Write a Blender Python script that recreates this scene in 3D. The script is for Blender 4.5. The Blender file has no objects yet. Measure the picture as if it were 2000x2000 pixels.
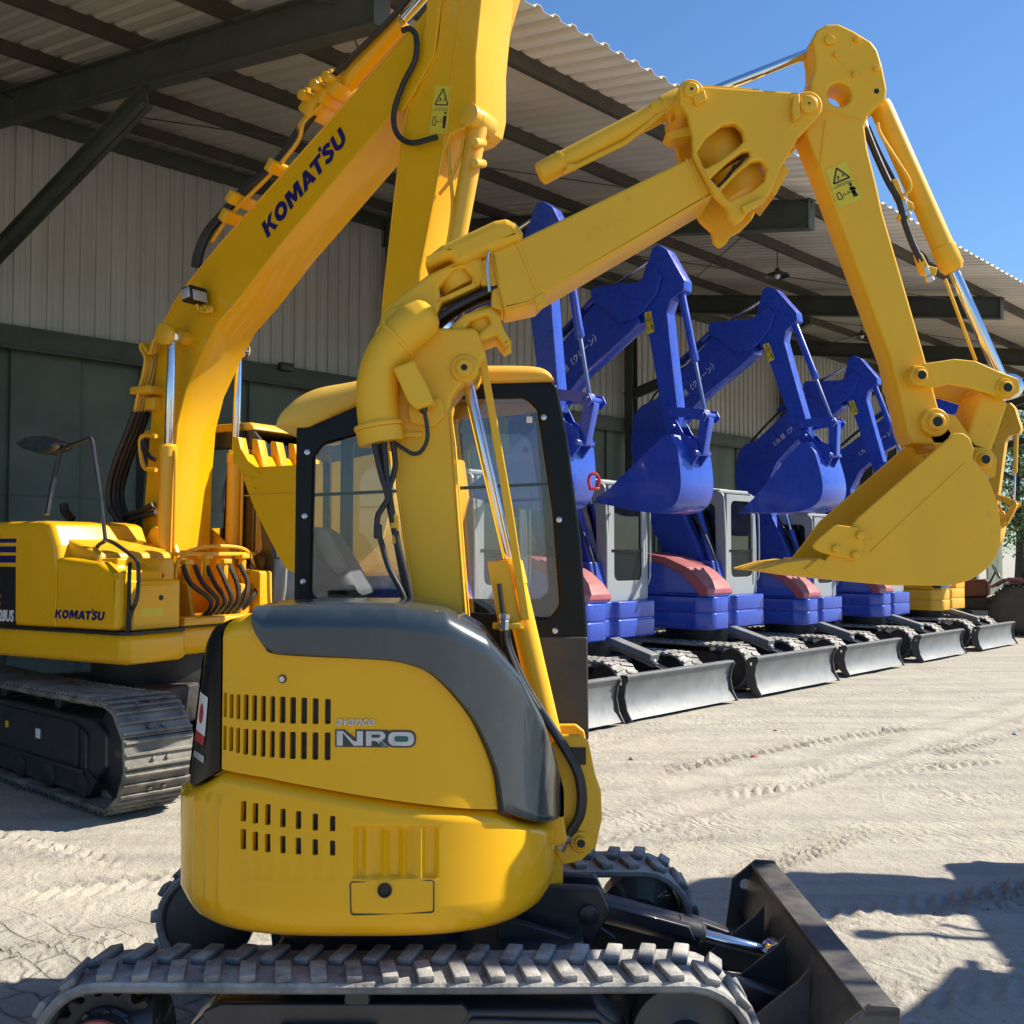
import bpy, bmesh, math, random
import numpy as np
from mathutils import Vector, Matrix

random.seed(7); np.random.seed(7)
SC = bpy.context.scene
COL = SC.collection
R = math.radians

# ------------------------------------------------------------------ camera
FPX = 2080.0                       # focal length in pixels of the 2000 px photograph
PITCH = math.atan(77/2080)
CAM = Vector((0, 0, 1.75))
cd = bpy.data.cameras.new('camera'); cam = bpy.data.objects.new('camera', cd); COL.objects.link(cam)
cam.location = CAM; cam.rotation_euler = (math.pi/2+PITCH, 0, 0)
cd.sensor_width = 36; cd.lens = 36*FPX/2000; cd.clip_end = 3000; cd.clip_start = .05
SC.camera = cam
# ------------------------------------------------------------------ light
SUN_EL, SUN_AZ = R(42), math.atan2(.987, .165)      # azimuth clockwise from +Y
w = bpy.data.worlds.new('World'); SC.world = w; w.use_nodes = True
nt = w.node_tree; bg = nt.nodes['Background']
sky = nt.nodes.new('ShaderNodeTexSky'); sky.sky_type = 'NISHITA'; sky.sun_disc = False
sky.sun_elevation = SUN_EL; sky.sun_rotation = SUN_AZ; sky.air_density = 1.3; sky.dust_density = .15; sky.ozone_density = 4.0
tint = nt.nodes.new('ShaderNodeMix'); tint.data_type = 'RGBA'; tint.blend_type = 'MULTIPLY'; tint.inputs[0].default_value = 1; tint.inputs[7].default_value = (.70, .92, 1.18, 1)   # polarised, very clear tropical blue
nt.links.new(sky.outputs[0], tint.inputs[6]); nt.links.new(tint.outputs[2], bg.inputs[0]); bg.inputs[1].default_value = .078
ld = bpy.data.lights.new('sun', 'SUN'); ld.energy = 5.0; ld.angle = R(.55); ld.color = (1, .91, .76)
sun = bpy.data.objects.new('sun', ld); COL.objects.link(sun)
sv = Vector((math.sin(SUN_AZ)*math.cos(SUN_EL), math.cos(SUN_AZ)*math.cos(SUN_EL), math.sin(SUN_EL)))
sun.rotation_euler = (-sv).to_track_quat('-Z', 'Y').to_euler(); sun.location = (20, 6, 15)
SC.view_settings.view_transform = 'Standard'; SC.view_settings.look = 'None'
SC.view_settings.exposure = .72; SC.view_settings.gamma = 1
SC.cycles.use_denoising = True
SC.cycles.max_bounces = 8; SC.cycles.transparent_max_bounces = 12; SC.cycles.caustics_reflective = False; SC.cycles.caustics_refractive = False

# ------------------------------------------------------------------ measuring helpers
FW = Vector((0, math.cos(PITCH), math.sin(PITCH))); UPV = Vector((0, -math.sin(PITCH), math.cos(PITCH)))
def ray(u, v): return FW + Vector((1, 0, 0))*((u-1000)/FPX) + UPV*((1000-v)/FPX)
def proj(p):
    d = Vector(p)-CAM; f = d.dot(FW)
    return 1000+d.x/f*FPX, 1000-d.dot(UPV)/f*FPX
class Frame:
    """a machine's own axes on the ground: x forward, y to its left"""
    def __init__(s, ox, oy, deg):
        s.o = Vector((ox, oy, 0)); s.a = R(deg)
        s.f = Vector((math.cos(s.a), math.sin(s.a), 0)); s.l = Vector((-math.sin(s.a), math.cos(s.a), 0))
    def at(s, u, v, y):
        r = ray(u, v); t = (y - s.l.dot(CAM-s.o))/s.l.dot(r); p = CAM+r*t-s.o
        return (p.dot(s.f), p.z)
    def tr(s, y, pts): return [(*s.at(p[0], p[1], y), *p[2:]) for p in pts]
    def at3(s, u, v, y): x, z = s.at(u, v, y); return Vector((x, y, z))
    def loc(s, w_): p = Vector(w_)-s.o; return Vector((p.dot(s.f), p.dot(s.l), p.z))

def fillet(pts, r, n=4):
    out = []; N = len(pts)
    for i in range(N):
        a, b, c = Vector(pts[i-1][:2]), Vector(pts[i][:2]), Vector(pts[(i+1) % N][:2])
        rr = pts[i][2] if len(pts[i]) > 2 else r
        d1, d2 = a-b, c-b
        if d1.length < 1e-6 or d2.length < 1e-6: continue
        ang = d1.angle(d2)
        if rr <= 0 or ang > 3.05: out.append(tuple(b)); continue
        t = min(rr/math.tan(ang/2), d1.length*.48, d2.length*.48)
        p, q = b+d1.normalized()*t, b+d2.normalized()*t
        for k in range(n+1):
            s_ = k/n; out.append(tuple(p*(1-s_)**2+b*2*s_*(1-s_)+q*s_*s_))
    return out
def circ(cx, cz, r, n=20): return [(cx+r*math.cos(2*math.pi*k/n), cz+r*math.sin(2*math.pi*k/n)) for k in range(n)]
def catmull(P, n=6):
    P = [Vector(p) for p in P]
    if len(P) < 3: return P
    Q = [2*P[0]-P[1]]+P+[2*P[-1]-P[-2]]; out = []
    for i in range(1, len(Q)-2):
        a, b, c, d = Q[i-1:i+3]
        for k in range(n):
            t = k/n; out.append(.5*((2*b)+(c-a)*t+(2*a-5*b+4*c-d)*t*t+(3*b-a-3*c+d)*t**3))
    out.append(P[-1]); return out

_cv = 0
def curve_mesh(loops, half, bevel, res=2):
    cu = bpy.data.curves.new('tmp', 'CURVE'); cu.dimensions = '2D'; cu.fill_mode = 'BOTH'
    for lp in loops:
        sp = cu.splines.new('POLY'); sp.points.add(len(lp)-1); sp.use_cyclic_u = True
        for i, p in enumerate(lp): sp.points[i].co = (p[0], p[1], 0, 1)
    b = min(bevel, half*.9); cu.extrude = half-b; cu.bevel_depth = b; cu.offset = -b; cu.bevel_resolution = res if b > 0 else 0
    ob = bpy.data.objects.new('tmp', cu); me = bpy.data.meshes.new_from_object(ob)
    bpy.data.objects.remove(ob); bpy.data.curves.remove(cu)
    return me
def area2(p): return sum(p[i-1][0]*p[i][1]-p[i][0]*p[i-1][1] for i in range(len(p)))/2

class MB:
    """collects shapes and links them as ONE mesh object"""
    def __init__(s, xf=None): s.bm = bmesh.new(); s.xf = xf or Matrix.Identity(4)
    def addmesh(s, me, M=None):
        if M is not None: me.transform(M)
        s.bm.from_mesh(me); bpy.data.meshes.remove(me)
    def plate(s, pts, a0, a1, bevel=.005, holes=(), axis='y', fil=0, res=2):
        """extruded outline: (x,z) along y, (y,z) along x or (x,y) along z"""
        a0, a1 = min(a0, a1), max(a0, a1)
        if fil: pts = fillet(pts, fil)
        pts = [tuple(p[:2]) for p in pts]
        if area2(pts) < 0: pts = pts[::-1]
        lp = [pts]
        for h in holes:
            h = [tuple(p[:2]) for p in h]
            lp.append(h[::-1] if area2(h) > 0 else h)
        me = curve_mesh(lp, (a1-a0)/2, bevel, res); c = (a0+a1)/2
        nz = [abs(p.normal.z) > .99 for p in me.polygons]
        me.polygons.foreach_set('use_smooth', [not k for k in nz])
        M = {'y': Matrix(((1,0,0,0),(0,0,-1,c),(0,1,0,0),(0,0,0,1))),
             'x': Matrix(((0,0,1,c),(1,0,0,0),(0,1,0,0),(0,0,0,1))),
             'z': Matrix(((1,0,0,0),(0,1,0,0),(0,0,1,c),(0,0,0,1)))}[axis]
        s.addmesh(me, M)
    def box(s, c, d, b=.01, rot=None, seg=2):
        bm = bmesh.new(); bmesh.ops.create_cube(bm, size=1)
        bmesh.ops.scale(bm, vec=d, verts=bm.verts)
        b = min(b, min(d)*.45)
        if b > 0: bmesh.ops.bevel(bm, geom=list(bm.edges), offset=b, segments=seg, affect='EDGES', profile=.5)
        for f in bm.faces: f.smooth = f.calc_area() < max(d)*b*6
        M = Matrix.Translation(c)
        if rot is not None: M = M @ (rot.to_4x4() if isinstance(rot, Matrix) else Matrix.Rotation(rot, 4, 'Y'))
        me = bpy.data.meshes.new('t'); bm.to_mesh(me); bm.free(); s.addmesh(me, M)
    def rings(s, rings, closed=False, cap=True, smooth=True, ring_closed=True):
        V = [[s.bm.verts.new(p) for p in r] for r in rings]; n = len(V[0]); m = len(V)
        for i in range(m if closed else m-1):
            A, B = V[i], V[(i+1) % m]
            for j in range(n if ring_closed else n-1):
                k = (j+1) % n
                try: s.bm.faces.new((A[j], A[k], B[k], B[j])).smooth = smooth
                except ValueError: pass
        if cap and not closed:
            for L in (V[0][::-1], V[-1]):
                try: s.bm.faces.new(L).smooth = False
                except ValueError: pass
        return V
    def lathe(s, p0, d, prof, seg=24):
        d = Vector(d).normalized(); a = d.orthogonal().normalized(); b = d.cross(a); p0 = Vector(p0)
        rs = [[p0+d*t+(a*math.cos(2*math.pi*k/seg)+b*math.sin(2*math.pi*k/seg))*max(r, 1e-4) for k in range(seg)] for t, r in prof]
        s.rings(rs)
    def cyl(s, p0, p1, r, r2=None, seg=24, b=.004):
        p0, p1 = Vector(p0), Vector(p1); L = (p1-p0).length; r2 = r if r2 is None else r2
        b = min(b, r*.4, L*.4)
        s.lathe(p0, p1-p0, [(0, r-b), (b*.3, r-b*.3), (b, r), (L-b, r2), (L-b*.3, r2-b*.3), (L, r2-b)], seg)
    def tube(s, pts, r, seg=10, n=6, smooth=True):
        P = catmull(pts, n) if smooth else [Vector(p) for p in pts]
        rad = r if callable(r) else (lambda t: r)
        T = [(P[min(i+1, len(P)-1)]-P[max(i-1, 0)]).normalized() for i in range(len(P))]
        a = T[0].orthogonal().normalized(); rs = []
        for i, p in enumerate(P):
            a = (a-T[i]*a.dot(T[i])).normalized(); b = T[i].cross(a); rr = rad(i/(len(P)-1))
            rs.append([p+(a*math.cos(2*math.pi*k/seg)+b*math.sin(2*math.pi*k/seg))*rr for k in range(seg)])
        s.rings(rs)
    def boss(s, x, z, y0, y1, r, hole=.4):
        """pin boss: round collar across the machine with a recessed pin"""
        s.cyl((x, y0, z), (x, y1, z), r)
    def text(s, txt, fn, size=1, bold=0, shear=0, thick=.004, tol=None, space=1):
        """lettering; fn maps flat (x, y, d) to a point"""
        cu = bpy.data.curves.new('t', 'FONT'); cu.body = txt; cu.size = size; cu.offset = bold; cu.shear = shear
        cu.extrude = thick/2; cu.space_character = space; cu.resolution_u = 3
        ob = bpy.data.objects.new('t', cu); me = bpy.data.meshes.new_from_object(ob)
        bpy.data.objects.remove(ob); bpy.data.curves.remove(cu)
        for v in me.vertices: v.co = fn(v.co.x, v.co.y, v.co.z+thick/2)
        me.polygons.foreach_set('use_smooth', [False]*len(me.polygons))
        s.addmesh(me)
    def build(s, name, mat, parent=None, label=None, sharp=38, doubles=False):
        if doubles: bmesh.ops.remove_doubles(s.bm, verts=s.bm.verts, dist=1e-5)
        bmesh.ops.recalc_face_normals(s.bm, faces=s.bm.faces)
        me = bpy.data.meshes.new(name); s.bm.transform(s.xf); s.bm.to_mesh(me); s.bm.free()
        me.materials.append(M[mat] if isinstance(mat, str) else mat)
        me.set_sharp_from_angle(angle=R(sharp))
        ob = bpy.data.objects.new(name, me); COL.objects.link(ob)
        if parent is not None: ob.parent = parent
        if label: ob['label'] = label
        return ob
def textdims(txt, size=1, bold=0, shear=0, space=1):
    cu = bpy.data.curves.new('t', 'FONT'); cu.body = txt; cu.size = size; cu.offset = bold; cu.shear = shear; cu.space_character = space
    ob = bpy.data.objects.new('t', cu); me = bpy.data.meshes.new_from_object(ob)
    xs = [v.co.x for v in me.vertices]; ys = [v.co.y for v in me.vertices]
    bpy.data.objects.remove(ob); bpy.data.curves.remove(cu); bpy.data.meshes.remove(me)
    return min(xs), max(xs), min(ys), max(ys)
def thing(name, label, cat, loc, rotz=0, group=None):
    o = bpy.data.objects.new(name, None); COL.objects.link(o); o.empty_display_size = .3
    o.location = loc; o.rotation_euler = (0, 0, rotz); tag(o, label, cat, group); return o
def tag(o, label=None, cat=None, group=None, kind=None):
    if label: o['label'] = label
    if cat: o['category'] = cat
    if group: o['group'] = group
    if kind: o['kind'] = kind
    return o

# ------------------------------------------------------------------ materials
M = {}
def mat(name, base, rough=.5, metal=0, coat=0, var=.12, vscale=3, bump=0, bscale=40, dust=0, dustcol=(.42, .37, .30), spec=.5, side=.25, grime=0, grimecol=(.03, .025, .02), rvar=.15):
    m = bpy.data.materials.new(name); m.use_nodes = True; t = m.node_tree; N, L = t.nodes, t.links
    p = N['Principled BSDF']; tc = N.new('ShaderNodeTexCoord')
    n1 = N.new('ShaderNodeTexNoise'); n1.inputs['Scale'].default_value = vscale; n1.inputs['Detail'].default_value = 6; n1.inputs['Roughness'].default_value = .6
    L.new(tc.outputs['Object'], n1.inputs['Vector'])
    mr = N.new('ShaderNodeMapRange'); mr.inputs[1].default_value = .3; mr.inputs[2].default_value = .7
    mr.inputs[3].default_value = 1-var; mr.inputs[4].default_value = 1+var*.6; L.new(n1.outputs[0], mr.inputs[0])
    mx = N.new('ShaderNodeVectorMath'); mx.operation = 'SCALE'; mx.inputs[0].default_value = base; L.new(mr.outputs[0], mx.inputs['Scale'])
    col = mx.outputs[0]
    def noisemask(scale, lo, hi, vec=None):
        n = N.new('ShaderNodeTexNoise'); n.inputs['Scale'].default_value = scale; n.inputs['Detail'].default_value = 8; n.inputs['Roughness'].default_value = .7
        L.new(vec or tc.outputs['Object'], n.inputs['Vector'])
        q = N.new('ShaderNodeMapRange'); q.inputs[1].default_value = lo; q.inputs[2].default_value = hi; L.new(n.outputs[0], q.inputs[0]); return q.outputs[0]
    rs = p.inputs['Roughness']
    rm = N.new('ShaderNodeMapRange'); rm.inputs[1].default_value = .3; rm.inputs[2].default_value = .75
    rm.inputs[3].default_value = max(.03, rough-rvar*rough); rm.inputs[4].default_value = min(1, rough+rvar*rough*1.5)
    n2 = N.new('ShaderNodeTexNoise'); n2.inputs['Scale'].default_value = vscale*4; n2.inputs['Detail'].default_value = 5
    L.new(tc.outputs['Object'], n2.inputs['Vector']); L.new(n2.outputs[0], rm.inputs[0]); rough_out = rm.outputs[0]
    if grime:
        g = noisemask(vscale*5, .62, .78); k = N.new('ShaderNodeMath'); k.operation = 'MULTIPLY'; k.inputs[1].default_value = grime; L.new(g, k.inputs[0])
        c = N.new('ShaderNodeMix'); c.data_type = 'RGBA'; L.new(k.outputs[0], c.inputs[0]); L.new(col, c.inputs[6]); c.inputs[7].default_value = (*grimecol, 1); col = c.outputs[2]
    if dust:
        ge = N.new('ShaderNodeNewGeometry'); sx = N.new('ShaderNodeSeparateXYZ'); L.new(ge.outputs['Normal'], sx.inputs[0])
        up = N.new('ShaderNodeMapRange'); up.inputs[1].default_value = -.3; up.inputs[2].default_value = .8; up.inputs[3].default_value = side; L.new(sx.outputs[2], up.inputs[0])
        g = noisemask(6, .25, .6); k = N.new('ShaderNodeMath'); k.operation = 'MULTIPLY'; L.new(g, k.inputs[0]); L.new(up.outputs[0], k.inputs[1])
        k2 = N.new('ShaderNodeMath'); k2.operation = 'MULTIPLY'; k2.inputs[1].default_value = dust; L.new(k.outputs[0], k2.inputs[0])
        c = N.new('ShaderNodeMix'); c.data_type = 'RGBA'; L.new(k2.outputs[0], c.inputs[0]); L.new(col, c.inputs[6]); c.inputs[7].default_value = (*dustcol, 1); col = c.outputs[2]
        q = N.new('ShaderNodeMix'); q.data_type = 'FLOAT'; L.new(k2.outputs[0], q.inputs[0]); L.new(rough_out, q.inputs[2]); q.inputs[3].default_value = .9; rough_out = q.outputs[0]
    L.new(col, p.inputs['Base Color']); L.new(rough_out, rs)
    p.inputs['Metallic'].default_value = metal; p.inputs['Coat Weight'].default_value = coat; p.inputs['Coat Roughness'].default_value = .06
    p.inputs['Specular IOR Level'].default_value = spec
    if bump:
        nb = N.new('ShaderNodeTexNoise'); nb.inputs['Scale'].default_value = bscale; nb.inputs['Detail'].default_value = 4; L.new(tc.outputs['Object'], nb.inputs['Vector'])
        b = N.new('ShaderNodeBump'); b.inputs['Strength'].default_value = bump; b.inputs['Distance'].default_value = .01; L.new(nb.outputs[0], b.inputs['Height']); L.new(b.outputs[0], p.inputs['Normal'])
    M[name] = m; return m
mat('yellow', (.78, .425, .009), .35, coat=.2, var=.07, vscale=1.5, bump=.04, bscale=18, dust=.06, grime=.10, grimecol=(.35, .19, .02))
mat('yellow_arm', (.86, .47, .022), .40, coat=.06, var=.09, vscale=1.5, bump=.06, bscale=14, dust=.03, grime=.35, grimecol=(.38, .21, .03), spec=.28)
mat('yellow_worn', (.84, .46, .022), .42, coat=.04, var=.10, vscale=1.8, bump=.08, bscale=20, dust=.05, grime=.65, grimecol=(.30, .22, .12), spec=.28)
mat('yellow_gloss', (.83, .435, .004), .28, coat=.30, var=.07, vscale=1.2, bump=.04, bscale=9, dust=.01, spec=.25, grime=.12, grimecol=(.40, .2, .01))
mat('roof_yellow', (.84, .50, .06), .45, coat=.05, var=.08, dust=.1, spec=.3)
mat('blue', (.016, .062, .46), .28, coat=.35, var=.12, dust=.05, bump=.02, bscale=10)
mat('blue_light', (.10, .17, .42), .4, coat=.1, var=.12, dust=.15)
mat('slate_plastic', (.026, .040, .052), .24, coat=.5, var=.12, bump=.05, bscale=10, dust=.05, grime=.3, grimecol=(.12, .12, .11))
mat('dark_plastic', (.02, .024, .028), .4, var=.15, dust=.15)
mat('black_frame', (.004, .006, .008), .30, coat=.0, var=.2, dust=.01, spec=.22)
mat('black', (.006, .006, .007), .5, var=.2)
mat('rubber_hose', (.012, .013, .015), .42, var=.2, bump=.08, bscale=60, dust=.08)
mat('track_rubber', (.05, .054, .062), .75, var=.4, vscale=8, bump=.5, bscale=50, dust=.95, dustcol=(.50, .48, .44))
mat('track_steel', (.045, .046, .048), .5, metal=.2, var=.4, vscale=6, bump=.35, bscale=30, dust=.7, dustcol=(.46, .43, .36), grime=.5, grimecol=(.05, .05, .06), side=.5)
mat('frame_navy', (.010, .013, .022), .32, coat=.2, var=.2, dust=.10)
mat('frame_black', (.009, .010, .013), .5, var=.3, dust=.2)
mat('blade_dark', (.028, .033, .040), .42, var=.25, dust=.25, bump=.08)
mat('blade_steel', (.18, .20, .215), .5, metal=.35, var=.22, vscale=5, bump=.1, bscale=30, dust=.3, grime=.3, grimecol=(.1, .09, .08), dustcol=(.45, .42, .38))
mat('chrome', (.78, .80, .83), .12, metal=1, var=.05, rvar=.5)
mat('bolt_steel', (.55, .56, .58), .3, metal=1, var=.1)
mat('cab_silver', (.30, .335, .35), .42, coat=.1, var=.06, dust=.1)
mat('red_cover', (.36, .065, .085), .45, coat=.12, var=.2, dust=.2)
mat('red', (.45, .012, .018), .35, coat=.3, var=.15)
mat('maroon', (.10, .008, .012), .35, coat=.2, var=.3, dust=.1)
mat('white', (.75, .76, .78), .5, var=.05)
mat('flag_red', (.5, .01, .015), .4, var=.03)
mat('logo_navy', (.008, .008, .11), .35, var=.03)
mat('decal_yellow', (.72, .56, .03), .5, var=.05)
mat('decal_black', (.03, .03, .025), .5, var=.05)
mat('silver_ink', (.50, .52, .54), .35, metal=.4, var=.15, vscale=20)
mat('teal_ink', (.02, .10, .11), .4, var=.1)
mat('hub_orange', (.50, .06, .03), .5, var=.15, dust=.2)
mat('seat_grey', (.10, .12, .14), .65, var=.25, bump=.1)
mat('seat_cloth', (.34, .31, .27), .85, var=.2, bump=.2)
mat('beam_green', (.062, .074, .058), .6, var=.25, vscale=2, dust=.1)
mat('purlin', (.065, .056, .042), .65, var=.3, vscale=2, grime=.3, grimecol=(.10, .04, .015))
mat('door_green', (.155, .185, .14), .55, var=.3, vscale=1.2, grime=.35, grimecol=(.02, .025, .02), bump=.1, bscale=6)
mat('trunk', (.09, .065, .045), .9, var=.3, bump=.5)
mat('brick_red', (.35, .10, .05), .8, var=.3)
# ------------------------------------------------------------------ special materials
def glass(name, tint, refl=1.0, dens=.85, rough=.02):
    m = bpy.data.materials.new(name); m.use_nodes = True; t = m.node_tree; N, L = t.nodes, t.links
    N.remove(N['Principled BSDF']); tr = N.new('ShaderNodeBsdfTransparent'); tr.inputs[0].default_value = (*tint, 1)
    gl = N.new('ShaderNodeBsdfGlossy'); gl.inputs['Roughness'].default_value = rough
    fr = N.new('ShaderNodeFresnel'); fr.inputs[0].default_value = 1.7
    tc = N.new('ShaderNodeTexCoord'); nz = N.new('ShaderNodeTexNoise'); nz.inputs['Scale'].default_value = 4; nz.inputs['Detail'].default_value = 8
    L.new(tc.outputs['Object'], nz.inputs['Vector'])
    df = N.new('ShaderNodeBsdfDiffuse'); df.inputs[0].default_value = (.5, .5, .48, 1)
    mr = N.new('ShaderNodeMapRange'); mr.inputs[1].default_value = .45; mr.inputs[2].default_value = .8; mr.inputs[3].default_value = .008; mr.inputs[4].default_value = .03
    L.new(nz.outputs[0], mr.inputs[0])
    a = N.new('ShaderNodeMixShader'); L.new(fr.outputs[0], a.inputs[0]); L.new(tr.outputs[0], a.inputs[1]); L.new(gl.outputs[0], a.inputs[2])
    b = N.new('ShaderNodeMixShader'); L.new(mr.outputs[0], b.inputs[0]); L.new(a.outputs[0], b.inputs[1]); L.new(df.outputs[0], b.inputs[2])
    L.new(b.outputs[0], N['Material Output'].inputs[0]); M[name] = m
glass('glass', (.97, .975, .98), rough=.01); glass('glass_dark', (.03, .04, .05))

def sheet_metal(name, base, stain, along, rustamt=.35):
    """galvanised sheet: dull zinc, streaks running down the sheet, spots of rust"""
    m = bpy.data.materials.new(name); m.use_nodes = True; t = m.node_tree; N, L = t.nodes, t.links; p = N['Principled BSDF']
    tc = N.new('ShaderNodeTexCoord'); mp = N.new('ShaderNodeMapping'); mp.inputs['Scale'].default_value = along; L.new(tc.outputs['Object'], mp.inputs[0])
    def nz(sc, vec, lo, hi, det=6):
        n = N.new('ShaderNodeTexNoise'); n.inputs['Scale'].default_value = sc; n.inputs['Detail'].default_value = det; n.inputs['Roughness'].default_value = .65; L.new(vec, n.inputs['Vector'])
        q = N.new('ShaderNodeMapRange'); q.inputs[1].default_value = lo; q.inputs[2].default_value = hi; L.new(n.outputs[0], q.inputs[0]); return q.outputs[0]
    def mix(f, a, b):
        c = N.new('ShaderNodeMix'); c.data_type = 'RGBA'; L.new(f, c.inputs[0])
        for s_, k in ((a, 6), (b, 7)):
            if isinstance(s_, tuple): c.inputs[k].default_value = (*s_, 1)
            else: L.new(s_, c.inputs[k])
        return c.outputs[2]
    c = mix(nz(1.0, mp.outputs[0], .3, .7), base, stain)
    c = mix(nz(.35, tc.outputs['Object'], .35, .7), c, tuple(x*.75 for x in base))
    f = nz(3.0, mp.outputs[0], .62, .8); k = N.new('ShaderNodeMath'); k.operation = 'MULTIPLY'; k.inputs[1].default_value = rustamt; L.new(f, k.inputs[0])
    c = mix(k.outputs[0], c, (.13, .07, .035))
    # every sheet has aged a little differently
    m2 = N.new('ShaderNodeMapping'); m2.inputs['Rotation'].default_value = (0, 0, R(-47.3)); L.new(tc.outputs['Object'], m2.inputs[0])
    sp = N.new('ShaderNodeSeparateXYZ'); L.new(m2.outputs[0], sp.inputs[0]); dv = N.new('ShaderNodeMath'); dv.operation = 'DIVIDE'; dv.inputs[1].default_value = .94; L.new(sp.outputs[0], dv.inputs[0])
    fl = N.new('ShaderNodeMath'); fl.operation = 'FLOOR'; L.new(dv.outputs[0], fl.inputs[0]); wn = N.new('ShaderNodeTexWhiteNoise'); wn.noise_dimensions = '1D'; L.new(fl.outputs[0], wn.inputs['W'])
    vr = N.new('ShaderNodeMapRange'); vr.inputs[3].default_value = .84; vr.inputs[4].default_value = 1.06; L.new(wn.outputs['Value'], vr.inputs[0])
    vs = N.new('ShaderNodeVectorMath'); vs.operation = 'SCALE'; L.new(c, vs.inputs[0]); L.new(vr.outputs[0], vs.inputs['Scale']); c = vs.outputs[0]
    L.new(c, p.inputs['Base Color']); p.inputs['Metallic'].default_value = .0; p.inputs['Roughness'].default_value = .55; p.inputs['Specular IOR Level'].default_value = .6
    M[name] = m
sheet_metal('wall_sheet', (.60, .60, .56), (.46, .455, .41), (6, 6, .35), .3)
sheet_metal('roof_sheet', (.68, .63, .54), (.54, .50, .42), (1.2, 1.2, 1), .45)

def ground_material():
    m = bpy.data.materials.new('sandy_ground'); m.use_nodes = True; t = m.node_tree; N, L = t.nodes, t.links; p = N['Principled BSDF']
    tc = N.new('ShaderNodeTexCoord'); P = tc.outputs['Object']
    def nz(sc, lo, hi, det=8, ro=.6, vec=None):
        n = N.new('ShaderNodeTexNoise'); n.inputs['Scale'].default_value = sc; n.inputs['Detail'].default_value = det; n.inputs['Roughness'].default_value = ro; L.new(vec or P, n.inputs['Vector'])
        q = N.new('ShaderNodeMapRange'); q.inputs[1].default_value = lo; q.inputs[2].default_value = hi; L.new(n.outputs[0], q.inputs[0]); return q.outputs[0], n.outputs[0]
    def mix(f, a, b, ff=None):
        c = N.new('ShaderNodeMix'); c.data_type = 'RGBA'
        if isinstance(f, float): c.inputs[0].default_value = f
        else: L.new(f, c.inputs[0])
        for s_, k in ((a, 6), (b, 7)):
            if isinstance(s_, tuple): c.inputs[k].default_value = (*s_, 1)
            else: L.new(s_, c.inputs[k])
        return c.outputs[2]
    def mul(a, b):
        k = N.new('ShaderNodeMath'); k.operation = 'MULTIPLY'
        for i, x in enumerate((a, b)):
            if isinstance(x, (int, float)): k.inputs[i].default_value = x
            else: L.new(x, k.inputs[i])
        return k.outputs[0]
    a, ar = nz(.5, .3, .7); b, br = nz(3, .35, .7); c_, cr = nz(22, .35, .75); d_, dr = nz(90, .3, .7, 4)
    # long smears running along the shed
    mp = N.new('ShaderNodeMapping'); mp.inputs['Rotation'].default_value = (0, 0, R(-47.3)); mp.inputs['Scale'].default_value = (.35, 3.5, 1); L.new(P, mp.inputs[0])
    s_, sr = nz(1.0, .40, .68, 6, .6, mp.outputs[0])
    col = mix(a, (.43, .408, .33), (.55, .528, .44)); col = mix(b, col, (.46, .42, .355)); col = mix(mul(s_, .85), col, (.31, .295, .265))
    col = mix(mul(c_, .35), col, (.56, .52, .45)); col = mix(mul(d_, .22), col, (.28, .25, .21))
    # pebbles
    vo = N.new('ShaderNodeTexVoronoi'); vo.inputs['Scale'].default_value = 28; vo.inputs['Randomness'].default_value = 1; L.new(P, vo.inputs['Vector'])
    pv = N.new('ShaderNodeMapRange'); pv.inputs[1].default_value = .12; pv.inputs[2].default_value = .2; pv.inputs[3].default_value = 1; pv.inputs[4].default_value = 0; L.new(vo.outputs['Distance'], pv.inputs[0])
    sel = N.new('ShaderNodeSeparateColor'); L.new(vo.outputs['Color'], sel.inputs[0]); st = N.new('ShaderNodeMath'); st.operation = 'GREATER_THAN'; st.inputs[1].default_value = .86; L.new(sel.outputs[0], st.inputs[0])
    peb = mul(pv.outputs[0], st.outputs[0])
    pc = mix(sel.outputs[1], (.20, .19, .175), (.52, .50, .46)); col = mix(mul(peb, .8), col, pc)
    # old paving blocks showing through near the machine's rear
    mb_ = N.new('ShaderNodeMapping'); mb_.inputs['Rotation'].default_value = (0, 0, R(38)); L.new(P, mb_.inputs[0])
    br_ = N.new('ShaderNodeTexBrick'); br_.inputs['Scale'].default_value = 1; br_.inputs['Brick Width'].default_value = .24; br_.inputs['Row Height'].default_value = .15
    br_.inputs['Mortar Size'].default_value = .009; br_.inputs['Mortar Smooth'].default_value = .5; br_.inputs['Color1'].default_value = (.30, .285, .25, 1); br_.inputs['Color2'].default_value = (.37, .35, .31, 1); br_.inputs['Mortar'].default_value = (.17, .15, .12, 1)
    wv = N.new('ShaderNodeVectorMath'); wv.operation = 'ADD'; nw = N.new('ShaderNodeTexNoise'); nw.inputs['Scale'].default_value = 5; L.new(P, nw.inputs['Vector'])
    sw = N.new('ShaderNodeVectorMath'); sw.operation = 'SCALE'; sw.inputs['Scale'].default_value = .05; L.new(nw.outputs['Color'], sw.inputs[0]); L.new(mb_.outputs[0], wv.inputs[0]); L.new(sw.outputs[0], wv.inputs[1]); L.new(wv.outputs[0], br_.inputs['Vector'])
    sx = N.new('ShaderNodeSeparateXYZ'); L.new(P, sx.inputs[0])
    def ramp(o, lo, hi):
        q = N.new('ShaderNodeMapRange'); q.interpolation_type = 'SMOOTHSTEP'; q.inputs[1].default_value = lo; q.inputs[2].default_value = hi; L.new(o, q.inputs[0]); return q.outputs[0]
    msk = mul(mul(ramp(sx.outputs[0], -.2, -1.4), ramp(sx.outputs[1], 5.5, 4.7)), nz(1.7, .36, .56)[0])
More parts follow.
